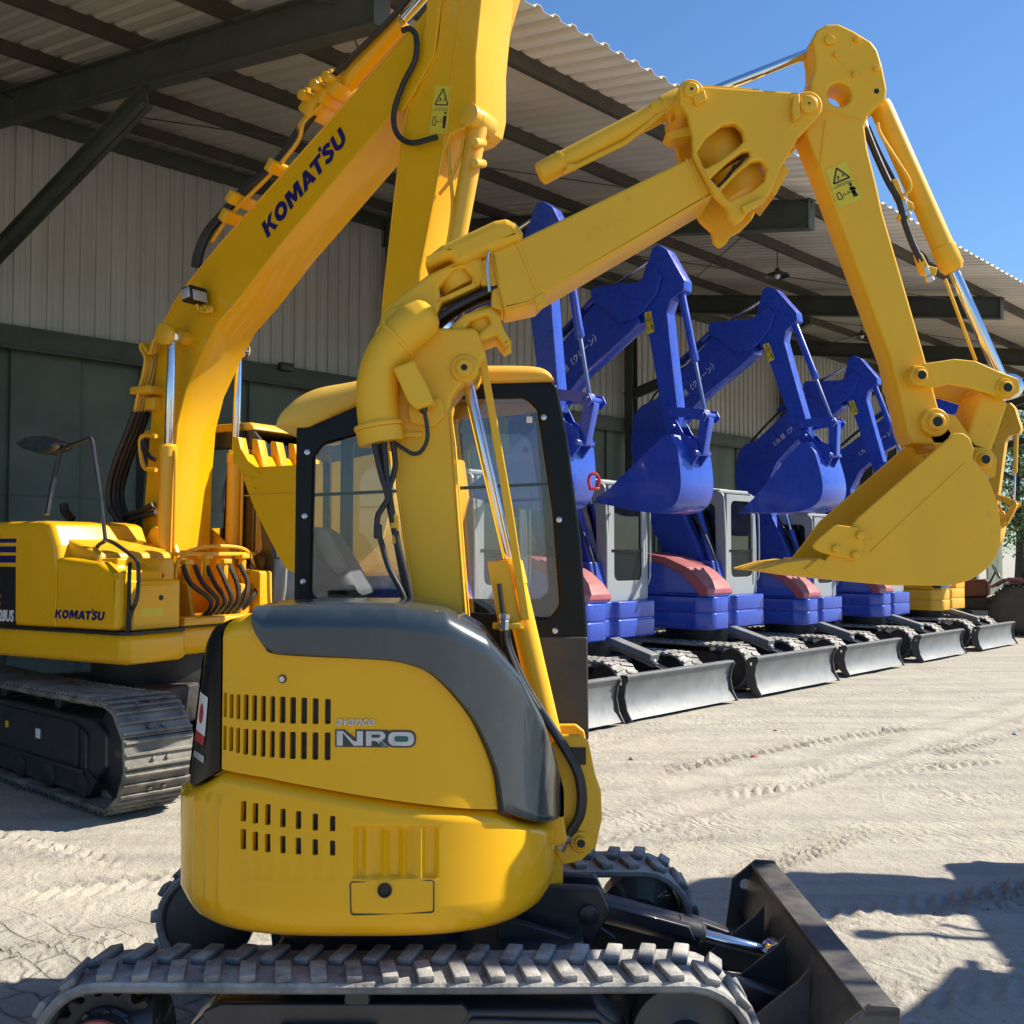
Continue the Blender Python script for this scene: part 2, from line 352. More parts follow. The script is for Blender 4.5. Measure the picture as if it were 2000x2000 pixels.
    col = mix(mul(msk, .85), col, br_.outputs['Color'])
    L.new(col, p.inputs['Base Color']); p.inputs['Roughness'].default_value = .92; p.inputs['Specular IOR Level'].default_value = .2
    # relief
    h = N.new('ShaderNodeMath'); h.operation = 'ADD'; L.new(mul(cr, .45), h.inputs[0]); L.new(mul(dr, .25), h.inputs[1])
    h2 = N.new('ShaderNodeMath'); h2.operation = 'ADD'; L.new(h.outputs[0], h2.inputs[0]); L.new(mul(peb, .35), h2.inputs[1])
    h3 = N.new('ShaderNodeMath'); h3.operation = 'ADD'; L.new(h2.outputs[0], h3.inputs[0]); L.new(mul(mul(br_.outputs['Fac'], msk), -.7), h3.inputs[1])
    h4 = N.new('ShaderNodeMath'); h4.operation = 'ADD'; L.new(h3.outputs[0], h4.inputs[0]); L.new(mul(br, .6), h4.inputs[1])
    ms = N.new('ShaderNodeMapping'); ms.inputs['Rotation'].default_value = (0, 0, R(-25)); L.new(P, ms.inputs[0])
    wa = N.new('ShaderNodeTexWave'); wa.inputs['Scale'].default_value = 3.2; wa.inputs['Distortion'].default_value = 14; wa.inputs['Detail'].default_value = 3; wa.inputs['Detail Scale'].default_value = 1.6; L.new(ms.outputs[0], wa.inputs['Vector'])
    h5 = N.new('ShaderNodeMath'); h5.operation = 'ADD'; L.new(h4.outputs[0], h5.inputs[0]); L.new(mul(mul(wa.outputs['Fac'], nz(.8, .45, .65)[0]), .28), h5.inputs[1]); h4 = h5
    bu = N.new('ShaderNodeBump'); bu.inputs['Strength'].default_value = 1.0; bu.inputs['Distance'].default_value = .026; L.new(h4.outputs[0], bu.inputs['Height']); L.new(bu.outputs[0], p.inputs['Normal'])
    M['ground'] = m
ground_material()

# ------------------------------------------------------------------ ground: one sheet to the horizon, with wheel and track prints pressed in
SH_A = 47.3   # direction of the shed line from +X, degrees  (rows of machines run along it)
D1 = Vector((math.cos(R(SH_A)), math.sin(R(SH_A)), 0)); NW = Vector((-D1.y, D1.x, 0))     # along the shed; towards its wall
def smooth_noise(X, Y, sc, seed):
    rng = np.random.RandomState(seed); G = rng.rand(256, 256)
    x, y = X*sc, Y*sc; xi, yi = np.floor(x).astype(int), np.floor(y).astype(int); fx, fy = x-xi, y-yi
    fx, fy = fx*fx*(3-2*fx), fy*fy*(3-2*fy); g = lambda a, b: G[a % 256, b % 256]
    return (g(xi, yi)*(1-fx)+g(xi+1, yi)*fx)*(1-fy)+(g(xi, yi+1)*(1-fx)+g(xi+1, yi+1)*fx)*fy-.5
def build_ground():
    xs = np.concatenate([-np.geomspace(400, 4.2, 26), np.arange(-4.1, 6.5, .028), np.geomspace(6.6, 400, 42)])
    ys = np.concatenate([np.array([-300, -80, -30, -10, -3, 0, 1.5, 2.6]), np.arange(3.0, 9.0, .028), 9+np.cumsum(.03*1.018**np.arange(0, 150)), np.geomspace(34, 900, 16)])
    X, Y = np.meshgrid(xs, ys)
    Z = .020*smooth_noise(X, Y, .7, 1)+.012*smooth_noise(X, Y, 2.3, 2)+.007*smooth_noise(X, Y, 6, 3)+.006*smooth_noise(X, Y, 13, 4)-.006*np.clip(.12-np.abs(smooth_noise(X+.25*Y, Y*1.6, 3.1, 9)), 0, 1)/.12*np.clip(smooth_noise(X, Y, .9, 12)+.25, 0, 1)-.003*np.clip(.10-np.abs(smooth_noise(X-.4*Y, Y*1.3, 6.3, 15)), 0, 1)/.10
    def prints(p0, p1, width, pitch, depth, slant, curve=0.):
        nonlocal Z
        p0, p1 = np.array(p0), np.array(p1); d = p1-p0; Ln = np.hypot(*d); d = d/Ln; n = np.array([-d[1], d[0]])
        s = (X-p0[0])*d[0]+(Y-p0[1])*d[1]; q = (X-p0[0])*n[0]+(Y-p0[1])*n[1]-curve*(s*(Ln-s))/Ln
        e = np.clip(np.minimum(s, Ln-s)/.3, 0, 1)*np.clip((width/2-np.abs(q))/.03, 0, 1)
        ph = s/pitch+slant*np.abs(q)/pitch
        wv = np.clip(np.sin(2*math.pi*ph)*2.2, -1, 1)
        fade = np.clip(.35+1.6*smooth_noise(X, Y, 1.1, int(p0[0]*10+50)), 0, 1)
        Z = Z+e*(-.3*depth+depth*3.2*wv*fade)
    prints((1.2, 7.6), (4.2, 9.1), .26, .115, .010, .9, .10)
    prints((.9, 6.5), (5.2, 8.6), .24, .085, .008, -1.0, -.05)
    prints((2.6, 6.0), (6.2, 9.7), .34, .10, .009, .2)
    prints((1.0, 5.6), (7.5, 11.6), .30, .07, .006, 1.2, .05)
    prints((3.0, 5.2), (7.0, 7.6), .40, .16, .011, .5, .15)
    prints((-2.6, 5.5), (1.2, 7.0), .30, .11, .007, .8, .05)
    prints((3.6, 9.3), (9.0, 14.6), .35, .12, .009, .8)
    prints((1.3, 4.2), (3.6, 4.7), .34, .13, .012, 1.0, .2)
    prints((-3.0, 4.6), (.2, 5.6), .25, .10, .006, 1.0, -.1)
    prints((2.2, 8.6), (8.5, 13.2), .30, .11, .010, 1.0, -.08)
    prints((.8, 8.3), (4.6, 11.3), .28, .12, .009, .7, .04)
    prints((1.2, 5.0), (5.0, 6.2), .30, .12, .012, -.9, .12)
    prints((-4.0, 7.0), (-1.0, 5.2), .28, .11, .009, .8, .1)
    # smooth wheel ruts
    for (ox, oy, dp, wd) in ((1.0, 7.2, .018, .10), (1.0, 7.9, .014, .12), (2.2, 5.6, .012, .09), (0, 9.3, .010, .14)):
        q = (X-ox)*(-D1.y)*.93+(Y-oy)*D1.x*1.05+.10*np.sin(X*.8); Z = Z-dp*np.exp(-(q/wd)**2)+dp*.5*np.exp(-((np.abs(q)-wd*1.8)/(wd*.5))**2)
    near = np.clip((40-np.hypot(X, Y))/20, 0, 1); Z = Z*near-.012*near
    m, n = X.shape
    me = bpy.data.meshes.new('ground'); idx = np.arange(m*n).reshape(m, n)
    quads = np.stack([idx[:-1, :-1], idx[:-1, 1:], idx[1:, 1:], idx[1:, :-1]], -1).reshape(-1, 4)
    me.vertices.add(m*n); me.vertices.foreach_set('co', np.stack([X, Y, Z], -1).astype(np.float32).ravel())
    me.loops.add(quads.size); me.loops.foreach_set('vertex_index', quads.astype(np.int32).ravel())
    me.polygons.add(len(quads)); me.polygons.foreach_set('loop_start', (np.arange(len(quads))*4).astype(np.int32))
    me.polygons.foreach_set('use_smooth', np.ones(len(quads), dtype=bool)); me.update(); me.validate()
    me.materials.append(M['ground']); o = bpy.data.objects.new('ground', me); COL.objects.link(o); tag(o, kind='structure')
build_ground()

# ------------------------------------------------------------------ the shed
WALL_Q, EAVE_Q = 15.0, 6.36
def roof_h(q): return 5.395+.169*q
SHED = thing('open_shed', 'long open-fronted metal shed with corrugated roof, sheet wall and green sliding doors', 'shed', (NW*WALL_Q)[:], 0)
S2W = Matrix(((D1.x, NW.x, 0, 0), (D1.y, NW.y, 0, 0), (0, 0, 1, 0), (0, 0, 0, 1)))       # (t, q, z) -> world
SHX = Matrix.Translation(-(NW*WALL_Q)) @ S2W
T0, T1 = -16.0, 45.6
def rib(kind, t):
    p = t % 1.0
    if kind == 'roof': return .038*min(1, max(0, (abs(p-.5)-.24)/.10))
    k = (p*3) % 1.0
    return (.028 if p > .86 or p < .0 else 0)*1+.007*(1 if .4 < k < .6 else 0)
mb = MB(SHX); pitch = .235; prof = []
t = T0
while t < T1:
    for dt, h in ((0, 0), (.125, 0), (.150, .036), (.205, .036)): prof.append((t+dt, h))
    t += .235
top = [(a, 5.9, roof_h(5.9)+b) for a, b in prof]; bot = [(a, WALL_Q+.5, roof_h(WALL_Q+.5)+b) for a, b in prof]
mids = [[(a, q, roof_h(q)+b) for a, b in prof] for q in (8.6, 11.3, 13.2)]
rr = [top]+mids+[bot]
mb.rings(rr, cap=False, smooth=False, ring_closed=False)
for f in list(mb.bm.faces): pass
ob = mb.build('roof_sheet', 'roof_sheet', SHED); so = ob.modifiers.new('thickness', 'SOLIDIFY'); so.thickness = .004
# sheet laps across the roof
mb = MB(SHX); prof2 = []; t = T0
while t < T1:
    for dt, h in ((0, 0), (.055, 0), (.060, -.006), (.072, -.006), (.077, 0), (.130, 0), (.135, -.006), (.147, -.006), (.152, 0), (.200, 0), (.208, -.032), (.227, -.032)): prof2.append((t+dt, h))
    t += .235
lo = 4.80
for z0, z1, off in ((lo, 6.35, 0), (6.33, 8.05, -.006)):
    mb.rings([[(a, WALL_Q+b+off, z0) for a, b in prof2], [(a, WALL_Q+b+off, z1) for a, b in prof2]], cap=False, smooth=False, ring_closed=False)
mb.build('wall_sheet', 'wall_sheet', SHED)
# doors: tall sliding leaves with seams, some standing open
t = T0; k = 0
while t < T1:
    wdt = .96
    if k % 11 not in (7,) or t < 9:
        mb = MB(SHX); dq = .05 if k % 2 else .10
        mb.box((t+wdt/2, WALL_Q+dq, 2.3), (wdt+.03, .04, 4.62), .004)
        for zz in (.06, 2.55): mb.box((t+wdt/2, WALL_Q+dq-.028, zz), (wdt-.05, .016, .05), .004)
        mb.box((t-.004, WALL_Q+dq-.024, 2.3), (.022, .012, 4.58), .002)
        mb.build('sliding_door', 'door_green', SHED)
    t += wdt; k += 1
mb = MB(SHX)
mb.box(((T0+T1)/2, WALL_Q-.10, 4.70), (T1-T0, .16, .30), .01); mb.box(((T0+T1)/2, WALL_Q-.17, 4.54), (T1-T0, .06, .05), .01)
mb.build('lintel_beam', 'beam_green', SHED)
mb = MB(SHX); mb.box(((T0+T1)/2, WALL_Q+3.0, 3.0), (T1-T0, .1, 6.0), 0); mb.box(((T0+T1)/2, WALL_Q+1.55, 6.0), (T1-T0, 3.0, .05), 0); mb.build('back_wall', 'beam_green', SHED)
def channel(mb, t, q0, q1, z0, z1, h, wdt=.07):
    """steel section from (q0,z0) to (q1,z1) at position t: web with two flanges"""
    L = math.hypot(q1-q0, z1-z0); a = math.atan2(z1-z0, q1-q0); rot = Matrix.Rotation(a, 4, 'X'); c = Vector((t, (q0+q1)/2, (z0+z1)/2))
    up = Vector((0, -math.sin(a), math.cos(a)))
    mb.box(c, (.02, L, h), 0, rot)
    for s_ in (-1, 1): mb.box(c+up*s_*(h/2-.009), (wdt*2, L, .018), .003, rot)
rafters = [-1.9, 5.45, 12.75, 20.05, 27.35, 34.65, 41.95]
for t in rafters:
    mb = MB(SHX); channel(mb, t, 6.45, WALL_Q, roof_h(6.45)-.34, roof_h(WALL_Q)-.34, .40, .085)
    mb.box((t, 6.45, roof_h(6.45)-.34), (.17, .014, .40), .002); mb.build('rafter', 'beam_green', SHED)
    mb = MB(SHX); channel(mb, t, 10.2, WALL_Q-.1, roof_h(10.2)-.62, 5.35, .22, .07); mb.build('knee_brace', 'beam_green', SHED)
    mb = MB(SHX); mb.box((t, WALL_Q-.28, 3.9), (.20, .014, 7.8), 0)
    for s_ in (-1, 1): mb.box((t+s_*.1, WALL_Q-.28, 3.9), (.014, .22, 7.8), 0)
    mb.build('column', 'beam_green', SHED)
for q in (6.75, 8.5, 10.25, 12.0, 13.75):
    mb = MB(SHX); h = roof_h(q)
    mb.box(((T0+T1)/2, q, h-.078), (T1-T0, .012, .15), 0)
    mb.box(((T0+T1)/2, q+.03, h-.150), (T1-T0, .065, .010), 0); mb.box(((T0+T1)/2, q+.03, h-.012), (T1-T0, .065, .008), 0)
    mb.build('purlin', 'purlin', SHED)
mb = MB(SHX); mb.box(((T0+T1)/2, WALL_Q-.06, roof_h(WALL_Q)-.13), (T1-T0, .10, .22), 0); mb.build('wall_plate', 'beam_green', SHED)
for i, t in enumerate(rafters[:-1]):
    for (qa, qb) in ((7.0, 13.6), (13.6, 7.0)):
        mb = MB(SHX); mb.cyl((t, qa, roof_h(qa)-.24), (rafters[i+1], qb, roof_h(qb)-.24), .009, seg=6, b=.001); mb.build('tie_rod', 'beam_green', SHED)
# lamps hanging from the purlins
for (t, q) in ((15.6, 8.5), (22.6, 10.25), (29.5, 8.5), (36, 10.25)):
    p = D1*t+NW*q; h = roof_h(q)
    L_ = thing('hanging_lamp', '', 'lamp', (p.x, p.y, h-.16), 0, 'lamps hanging under the shed roof')
    mb = MB(); mb.cyl((0, 0, 0), (0, 0, -.32), .008, seg=8, b=.001); mb.build('cord', 'black', L_)
    mb = MB(); mb.lathe((0, 0, -.30), (0, 0, -1), [(0, .03), (.05, .05), (.10, .17), (.14, .20), (.142, .195), (.10, .15)], 20); mb.build('lamp_shade', 'dark_plastic', L_)
    mb = MB(); mb.lathe((0, 0, -.38), (0, 0, -1), [(0, .03), (.04, .05), (.08, .035), (.10, .005)], 12); mb.build('bulb', 'white', L_)
    L_['label'] = {15.6: 'small shaded lamp hanging nearest under the shed roof, above the blue stick arms', 22.6: 'small shaded lamp hanging under the roof, second along the shed', 29.5: 'small shaded lamp hanging under the roof, third along the shed', 36: 'small shaded lamp hanging farthest along under the roof'}[t]
# flood lamp on the wall sheet
r_ = ray(547, 719); tt = (WALL_Q-.05-NW.dot(CAM))/NW.dot(r_); p = CAM+r_*tt
FL = thing('wall_lamp', 'small black lamp fixed on the sheet wall above the lintel', 'lamp', p[:], R(SH_A))
mb = MB(); mb.box((0, -.06, 0), (.08, .12, .05), .01); mb.build('bracket', 'black', FL)
mb = MB(); mb.box((0, -.16, .0), (.26, .12, .14), .02); mb.build('lamp_housing', 'dark_plastic', FL)

# ------------------------------------------------------------------ trees beyond the far end of the shed
def leaf_material(name, c1, c2):
    m = bpy.data.materials.new(name); m.use_nodes = True; t = m.node_tree; N, L = t.nodes, t.links; p = N['Principled BSDF']
    tc = N.new('ShaderNodeTexCoord'); n = N.new('ShaderNodeTexNoise'); n.inputs['Scale'].default_value = 1.3; n.inputs['Detail'].default_value = 5; L.new(tc.outputs['Object'], n.inputs['Vector'])
    c = N.new('ShaderNodeMix'); c.data_type = 'RGBA'; q = N.new('ShaderNodeMapRange'); q.inputs[1].default_value = .35; q.inputs[2].default_value = .65; L.new(n.outputs[0], q.inputs[0]); L.new(q.outputs[0], c.inputs[0])
    c.inputs[6].default_value = (*c1, 1); c.inputs[7].default_value = (*c2, 1); L.new(c.outputs[2], p.inputs['Base Color']); p.inputs['Roughness'].default_value = .6
    M[name] = m
leaf_material('leaf', (.09, .15, .03), (.19, .27, .07))
def tree(x, y, h, rad, label, seed):
    rnd = random.Random(seed); T = thing('broadleaf_tree', label, 'tree', (x, y, 0), 0, 'trees beyond the far end of the shed')
    mb = MB(); mb.tube([(0, 0, -.1), (.1, .05, h*.25), (0, .1, h*.5), (.2, 0, h*.8)], lambda t: .28*(1-t*.8), 10)
    for k in range(9):
        a = rnd.random()*6.28; z0 = h*(.28+.45*rnd.random()); e = Vector((math.cos(a)*rad*.75, math.sin(a)*rad*.75, z0+h*.18))
        mb.tube([(0, 0, z0), e*.5+Vector((0, 0, z0*.5)), e], lambda t: .10*(1-t*.8), 6)
    mb.build('trunk', 'trunk', T)
    V, F = [], []
    cl = []
    for k in range(60):
        a = rnd.random()*6.28; zz = rnd.uniform(-1, 1); rr = rad*math.sqrt(max(0, 1-zz*zz))*(.55+.45*rnd.random())
        cl.append((Vector((math.cos(a)*rr, math.sin(a)*rr, h*.62+zz*h*.36)), rad*rnd.uniform(.18, .34)))
    for c, r in cl:
        for k in range(150):
            d = Vector((rnd.gauss(0, 1), rnd.gauss(0, 1), rnd.gauss(0, .8))).normalized()*r*(.5+.5*rnd.random())
            p = c+d; s_ = rnd.uniform(.07, .13); n = (d.normalized()+Vector((rnd.gauss(0, .6), rnd.gauss(0, .6), rnd.gauss(0, .6)))).normalized(); a_ = n.orthogonal().normalized(); b_ = n.cross(a_)
            i = len(V); V += [p-a_*s_, p+b_*s_*.55, p+a_*s_, p-b_*s_*.55]; F.append((i, i+1, i+2, i+3))
    me = bpy.data.meshes.new('crown'); me.from_pydata(V, [], F); me.materials.append(M['leaf']); o = bpy.data.objects.new('crown', me); COL.objects.link(o); o.parent = T
for i, (u, d, h, rad) in enumerate(((1990, 54, 9.5, 4.5), (1945, 66, 10.5, 5.0), (2060, 60, 11, 5), (2150, 52, 8, 4))):
    tree((u-1000)/FPX*d, d, h, rad, ['bushy green tree seen in the gap at the far end of the shed', 'taller green tree farther back behind the shed end', 'green tree right of the shed end at the frame edge', 'low green tree past the right frame edge'][i], 30+i)
# ================================================================== shared machine pieces
def belt(mb_belt, mb_lug, x0, x1, y0, y1, r, zc, thick, lug_h, pitch, rows=2, steel=False, sag=0.0):
    """endless track round two wheels; x0/x1 wheel centres"""
    L = x1-x0; per = 2*L+2*math.pi*r
    def P(s, off=0):
        s = s % per; rr = r+off
        if s < L: return Vector((x0+s, 0, zc+rr-sag*math.sin(math.pi*s/L))), Vector((0, 0, 1)), Vector((1, 0, 0))
        s -= L
        if s < math.pi*r: a = math.pi/2-s/r; n = Vector((math.cos(a), 0, math.sin(a))); return Vector((x1, 0, zc))+n*rr, n, Vector((math.sin(a), 0, -math.cos(a)))
        s -= math.pi*r
        if s < L: return Vector((x1-s, 0, zc-rr)), Vector((0, 0, -1)), Vector((-1, 0, 0))
        s -= L; a = -math.pi/2-s/r; n = Vector((math.cos(a), 0, math.sin(a))); return Vector((x0, 0, zc))+n*rr, n, Vector((math.sin(a), 0, -math.cos(a)))
    n = max(40, int(per/.05)); e = thick*.25
    prof = [(y0, -thick+e), (y0, -e), (y0+e, 0), (y1-e, 0), (y1, -e), (y1, -thick+e), (y1-e, -thick), (y0+e, -thick)]
    if not steel:
        rs = []
        for i in range(n):
            p, nn, _ = P(per*i/n); rs.append([Vector((p.x, y, p.z))+nn*o for y, o in prof])
        mb_belt.rings(rs, closed=True, cap=False)
    k = int(round(per/pitch)); w = y1-y0
    for i in range(k):
        s = per*i/k
        if steel:
            p, nn, tt = P(s); rot = Matrix((tt, Vector((0, 1, 0)), nn)).transposed().to_4x4()
            mb_lug.box(Vector((p.x, (y0+y1)/2, p.z))-nn*thick*.5, (pitch*.97, w, thick), .004, rot, 1)
            for j, o in enumerate((-.38, 0, .38)): mb_lug.box(Vector((p.x, (y0+y1)/2, p.z))+tt*o*pitch+nn*lug_h*.5, (pitch*.10, w-.01, lug_h), .003, rot, 1)
            mb_belt.box(Vector((p.x, (y0+y1)/2, p.z))-nn*thick*1.9, (pitch*.8, w*.35, thick*2), .006, rot, 1)
            for yy in (-.1, .1): mb_belt.cyl(Vector((p.x, (y0+y1)/2+yy*w, p.z))+nn*.001+tt*.2*pitch, Vector((p.x, (y0+y1)/2+yy*w, p.z))+nn*.018+tt*.2*pitch, .016, seg=6, b=.002)
        else:
            for j in range(rows):
                p, nn, tt = P(s+(pitch*.5 if j % 2 else 0)); rot = Matrix((tt, Vector((0, 1, 0)), nn)).transposed().to_4x4()
                yy = y0+w*(.26 if j == 0 else .74); sk = .22 if j == 0 else -.22
                rr = rot @ Matrix.Rotation(sk, 4, 'Z')
                mb_lug.box(Vector((p.x, yy, p.z))+nn*(lug_h*.5-.002), (pitch*.46, w*.47, lug_h), min(.006, lug_h*.3), rr, 2)

def sprocket(t, name, x, y, z, r, w, side=-1, m='frame_black', parent=None, hub='hub_orange', teeth=16):
    mb = MB(); out = []
    for k in range(teeth*2):
        a = math.pi*k/teeth; rr = r*(1.0 if k % 2 == 0 else .84)
        out += [(x+rr*math.cos(a-.05), z+rr*math.sin(a-.05)), (x+rr*math.cos(a+.05), z+rr*math.sin(a+.05))]
    mb.plate(out, y-w*.15, y+w*.15, .004); ob = mb.build(name, m, parent)
    mb = MB(); mb.lathe((x, y, z), (0, side, 0), [(0, r*.68), (w*.25, r*.66), (w*.3, r*.60), (w*.5, r*.56), (w*.6, r*.5), (w*.62, r*.3)], 32)
    for k in range(10):
        a = k*.628+.2; c = Vector((x+math.cos(a)*r*.61, y+side*w*.27, z+math.sin(a)*r*.61)); mb.cyl(c, c+Vector((0, side*.018, 0)), .011, seg=6, b=.002)
    mb.build('hub', 'frame_navy', ob)
    mb = MB(); mb.lathe((x, y+side*w*.6, z), (0, side, 0), [(0, r*.60), (.012, r*.59), (.018, r*.52), (.02, .01)], 28); mb.build('hub_cap', hub, ob)
    return ob

def cylinder(mbs, p0, p1, r_b, r_rod, frac, ends=True, y=0):
    """barrel from p0 for frac of the way, chrome rod to p1; mbs = (barrel mb, rod mb)"""
    p0, p1 = Vector(p0), Vector(p1); q = p0.lerp(p1, frac); d = (p1-p0).normalized()
    b, r = mbs
    b.lathe(p0, d, [(0, r_b*.6), (.01, r_b*.95), (.03, r_b), ((q-p0).length-.10, r_b), ((q-p0).length-.098, r_b*1.09), ((q-p0).length-.02, r_b*1.09), ((q-p0).length-.012, r_b*.95), ((q-p0).length, r_b*.8)], 28)
    r.cyl(q-d*.05, p1, r_rod, seg=24, b=.002)
    if ends:
        n = Vector((0, 1, 0))
        b.cyl(p0-n*r_b*.9, p0+n*r_b*.9, r_b*1.15, seg=24); r.cyl(p1-n*r_b*.9, p1+n*r_b*.9, r_b*1.05, seg=24)

def pin(mbs, x, z, ya, yb, r, hole=.38):
    """collar with end cap: (collar mb, dark mb)"""
    mbs[0].lathe((x, ya, z), (0, yb-ya, 0), [(0, r*.72), (.003, r*.72), (.004, r*.9), (.010, r), (abs(yb-ya)-.01, r), (abs(yb-ya), r*.9)], 28)
    s_ = -1 if ya < yb else 1
    mbs[0].lathe((x, ya, z), (0, s_, 0), [(0, r*.62), (.008, r*.60), (.012, r*.5), (.012, r*hole), (.004, r*hole*.9)], 28)
    mbs[1].lathe((x, ya+s_*.0135, z), (0, s_, 0), [(0, r*hole*1.02), (.0005, r*hole)], 20)

def pins(parent, fr, lst, ym, cm, km, name='pin'):
    for (u, v, ya, yb, r_, hh) in lst:
        c, k = MB(), MB(); x, z = fr.at(u, v, ym); pin((c, k), x, z, ya, yb, r_, hh); o = c.build(name, cm, parent); k.build('pin_hole', km, o if parent is not None and not parent.get('category') else o)

def warning_decal(fn, parent, w, h, name='warning_label'):
    """fn(a,b,d): a across 0..1, b up 0..1 -> point"""
    def quadmb(mb, pts, d):
        mb.bm.faces.new([mb.bm.verts.new(fn(a, b, d)) for a, b in pts]).smooth = False
    mb = MB(); quadmb(mb, [(0, 0), (1, 0), (1, 1), (0, 1)], .0015); o = mb.build(name, 'decal_yellow', parent)
    mb = MB()
    def line(a0, b0, a1, b1, t=.035):
        dx, dy = (a1-a0)*w, (b1-b0)*h; L = math.hypot(dx, dy); nx, ny = -dy/L*t*w, dx/L*t*w
        quadmb(mb, [(a0+nx/w, b0+ny/h), (a0-nx/w, b0-ny/h), (a1-nx/w, b1-ny/h), (a1+nx/w, b1+ny/h)], .0025)
    tri = [(.14, .60), (.86, .60), (.5, .93)]
    for i in range(3): line(*tri[i-1], *tri[i])
    line(.42, .68, .42, .74, .04); line(.60, .68, .66, .73, .03); line(.34, .66, .40, .67, .03)
    line(.2, .53, .8, .53, .012); line(.06, .49, .94, .49, .012)
    line(.12, .18, .12, .34, .02); line(.12, .34, .24, .36, .02); line(.24, .36, .30, .18, .02); line(.30, .18, .12, .18, .02)
    line(.34, .24, .62, .26, .015); line(.40, .29, .34, .24, .015); line(.56, .31, .62, .26, .015)
    line(.74, .12, .76, .26, .05); line(.84, .12, .78, .26, .05); line(.76, .22, .78, .38, .09); line(.66, .34, .92, .30, .035)
    quadmb(mb, [(.72+.07*math.cos(k*.785)+.05, .435+.07*w/h*math.sin(k*.785)) for k in range(8)], .0025)
    mb.build('pictogram', 'decal_black', o); return o

# ================================================================== the mini excavator in front
G = Frame(-.35, 3.9, 0)
gx = thing('compact_excavator', 'yellow compact excavator in front, dark grey engine cover, bent arm ending in a large bucket', 'excavator', (-.35, 3.9, 0), 0)
N_, F_ = -.70, .42          # near and far track, outer/inner edge
for nm, ya, yb, sd in (('near', -.70, -.42, -1), ('far', .42, .70, 1)):
    mb, ml = MB(), MB(); belt(mb, ml, -.875, .875, ya, yb, .205, .268, .032, .024, .106, sag=.004 if nm == 'near' else 0)
    bm_ = mb.build('rubber_track', 'track_rubber', gx); ml.build('track_lugs', 'track_rubber', bm_)
    mid = (ya+yb)/2
    sprocket(gx, 'sprocket', -.875, ya+.10 if sd < 0 else yb-.10, .268, .165, .16, sd, parent=gx)
    mb = MB()
    oy = ya+.035 if sd < 0 else yb-.035
    mb.plate(fillet([(-.62, .13), (.66, .13), (.70, .20), (.70, .30), (.60, .375), (-.56, .375), (-.64, .30)], .03), mid-.09, mid+.09, .012)
    mb.plate(fillet([(-.56, .33), (.20, .33), (.22, .37), (.20, .395), (-.52, .395), (-.58, .37)], .01), oy-.004*sd, oy-.03*sd, .004)
    mb.plate(fillet([(.22, .22), (.62, .20), (.62, .345), (.22, .355)], .02), oy-.0*sd, oy-.05*sd, .006)
    mb.box((-.2, mid, .27), (.30, .30, .14), .02)
    mb.build('track_frame', 'frame_navy', gx)
    for x in (-.42, -.18, .06, .30):
        mb = MB(); mb.cyl((x, mid-.10, .115), (x, mid+.10, .115), .06); mb.build('track_roller', 'frame_black', gx)
    mb = MB(); mb.lathe((-.115, mid-.10, .405), (0, 1, 0), [(0, .012), (.002, .036), (.02, .044), (.05, .046), (.07, .034), (.13, .034), (.15, .046), (.19, .044), (.2, .03)], 24); mb.build('carrier_roller', 'frame_navy', gx)
    mb = MB(); mb.cyl((-.875, mid-.03, .268), (-.875, mid+.03+.08*(sd > 0), .268), .135, seg=32); mb.cyl((-.875, mid+.0, .268), (-.72, mid+.0, .30), .10); mb.build('drive_cover', 'frame_navy', gx)
    if sd > 0: mb = MB(); mb.lathe((-.875, ya-.01, .268), (0, 1, 0), [(0, .02), (.0, .12), (.015, .15), (.03, .185), (.07, .185)], 40); mb.build('drive_housing', 'frame_black', gx)
    mb = MB(); mb.lathe((.875, mid-.09, .268), (0, 1, 0), [(0, .03), (.0, .06), (.02, .07), (.03, .10), (.04, .162), (.14, .162), (.15, .10), (.16, .07), (.18, .06)], 36); mb.build('idler_wheel', 'frame_navy', gx)
# chassis
mb = MB()
mb.plate(fillet([(-.45, -.34), (.42, -.34), (.60, -.22), (.60, .22), (.42, .34), (-.45, .34)], .05), .17, .42, .015, axis='z')
mb.cyl((-.14, 0, .40), (-.14, 0, .60), .34, seg=48)
mb.plate([(.30, .22), (.72, .20), (.74, .30), (.56, .42), (.30, .50)], -.19, -.15, .006); mb.plate([(.30, .22), (.72, .20), (.74, .30), (.56, .42), (.30, .50)], .15, .19, .006)
for sg in (-1, 1):
    mb.plate([(-.50, -.40*sg), (-.30, -.40*sg), (-.1, -.25*sg), (-.5, -.25*sg)], .2, .40, .01, axis='z'); mb.plate([(.30, -.25*sg), (.40, -.25*sg), (.50, -.44*sg), (.22, -.44*sg)], .2, .38, .01, axis='z')
mb.build('chassis', 'frame_navy', gx)
# blade
BX = 1.40
mb = MB(); prof = [(BX-.015, .44), (BX-.055, .36), (BX-.075, .26), (BX-.06, .15), (BX-.01, .05), (BX-.018, .045), (BX-.075, .145), (BX-.092, .26), (BX-.072, .365), (BX-.03, .445)]
mb.plate(prof, -.80, .62, .002)
mb.build('dozer_blade', 'blade_dark', gx); bl = COL.objects['dozer_blade']
mb = MB(); mb.plate(fillet([(BX-.05, .425), (BX+.055, .425), (BX+.055, .447), (BX-.05, .447)], .004), -.82, .62, .003); mb.build('top_rail', 'blade_dark', bl)
for y in (-.82, .605):
    mb = MB(); mb.plate(fillet([(BX+.055, .455), (BX-.03, .46), (BX-.13, .38), (BX-.16, .16), (BX-.05, .03), (BX+.01, .03), (BX-.02, .14), (BX-.035, .26), (BX-.01, .36), (BX+.055, .41)], .012), y, y+.016, .003, holes=[circ(BX-.075, .36, .022)]); mb.build('end_plate', 'blade_dark', bl)
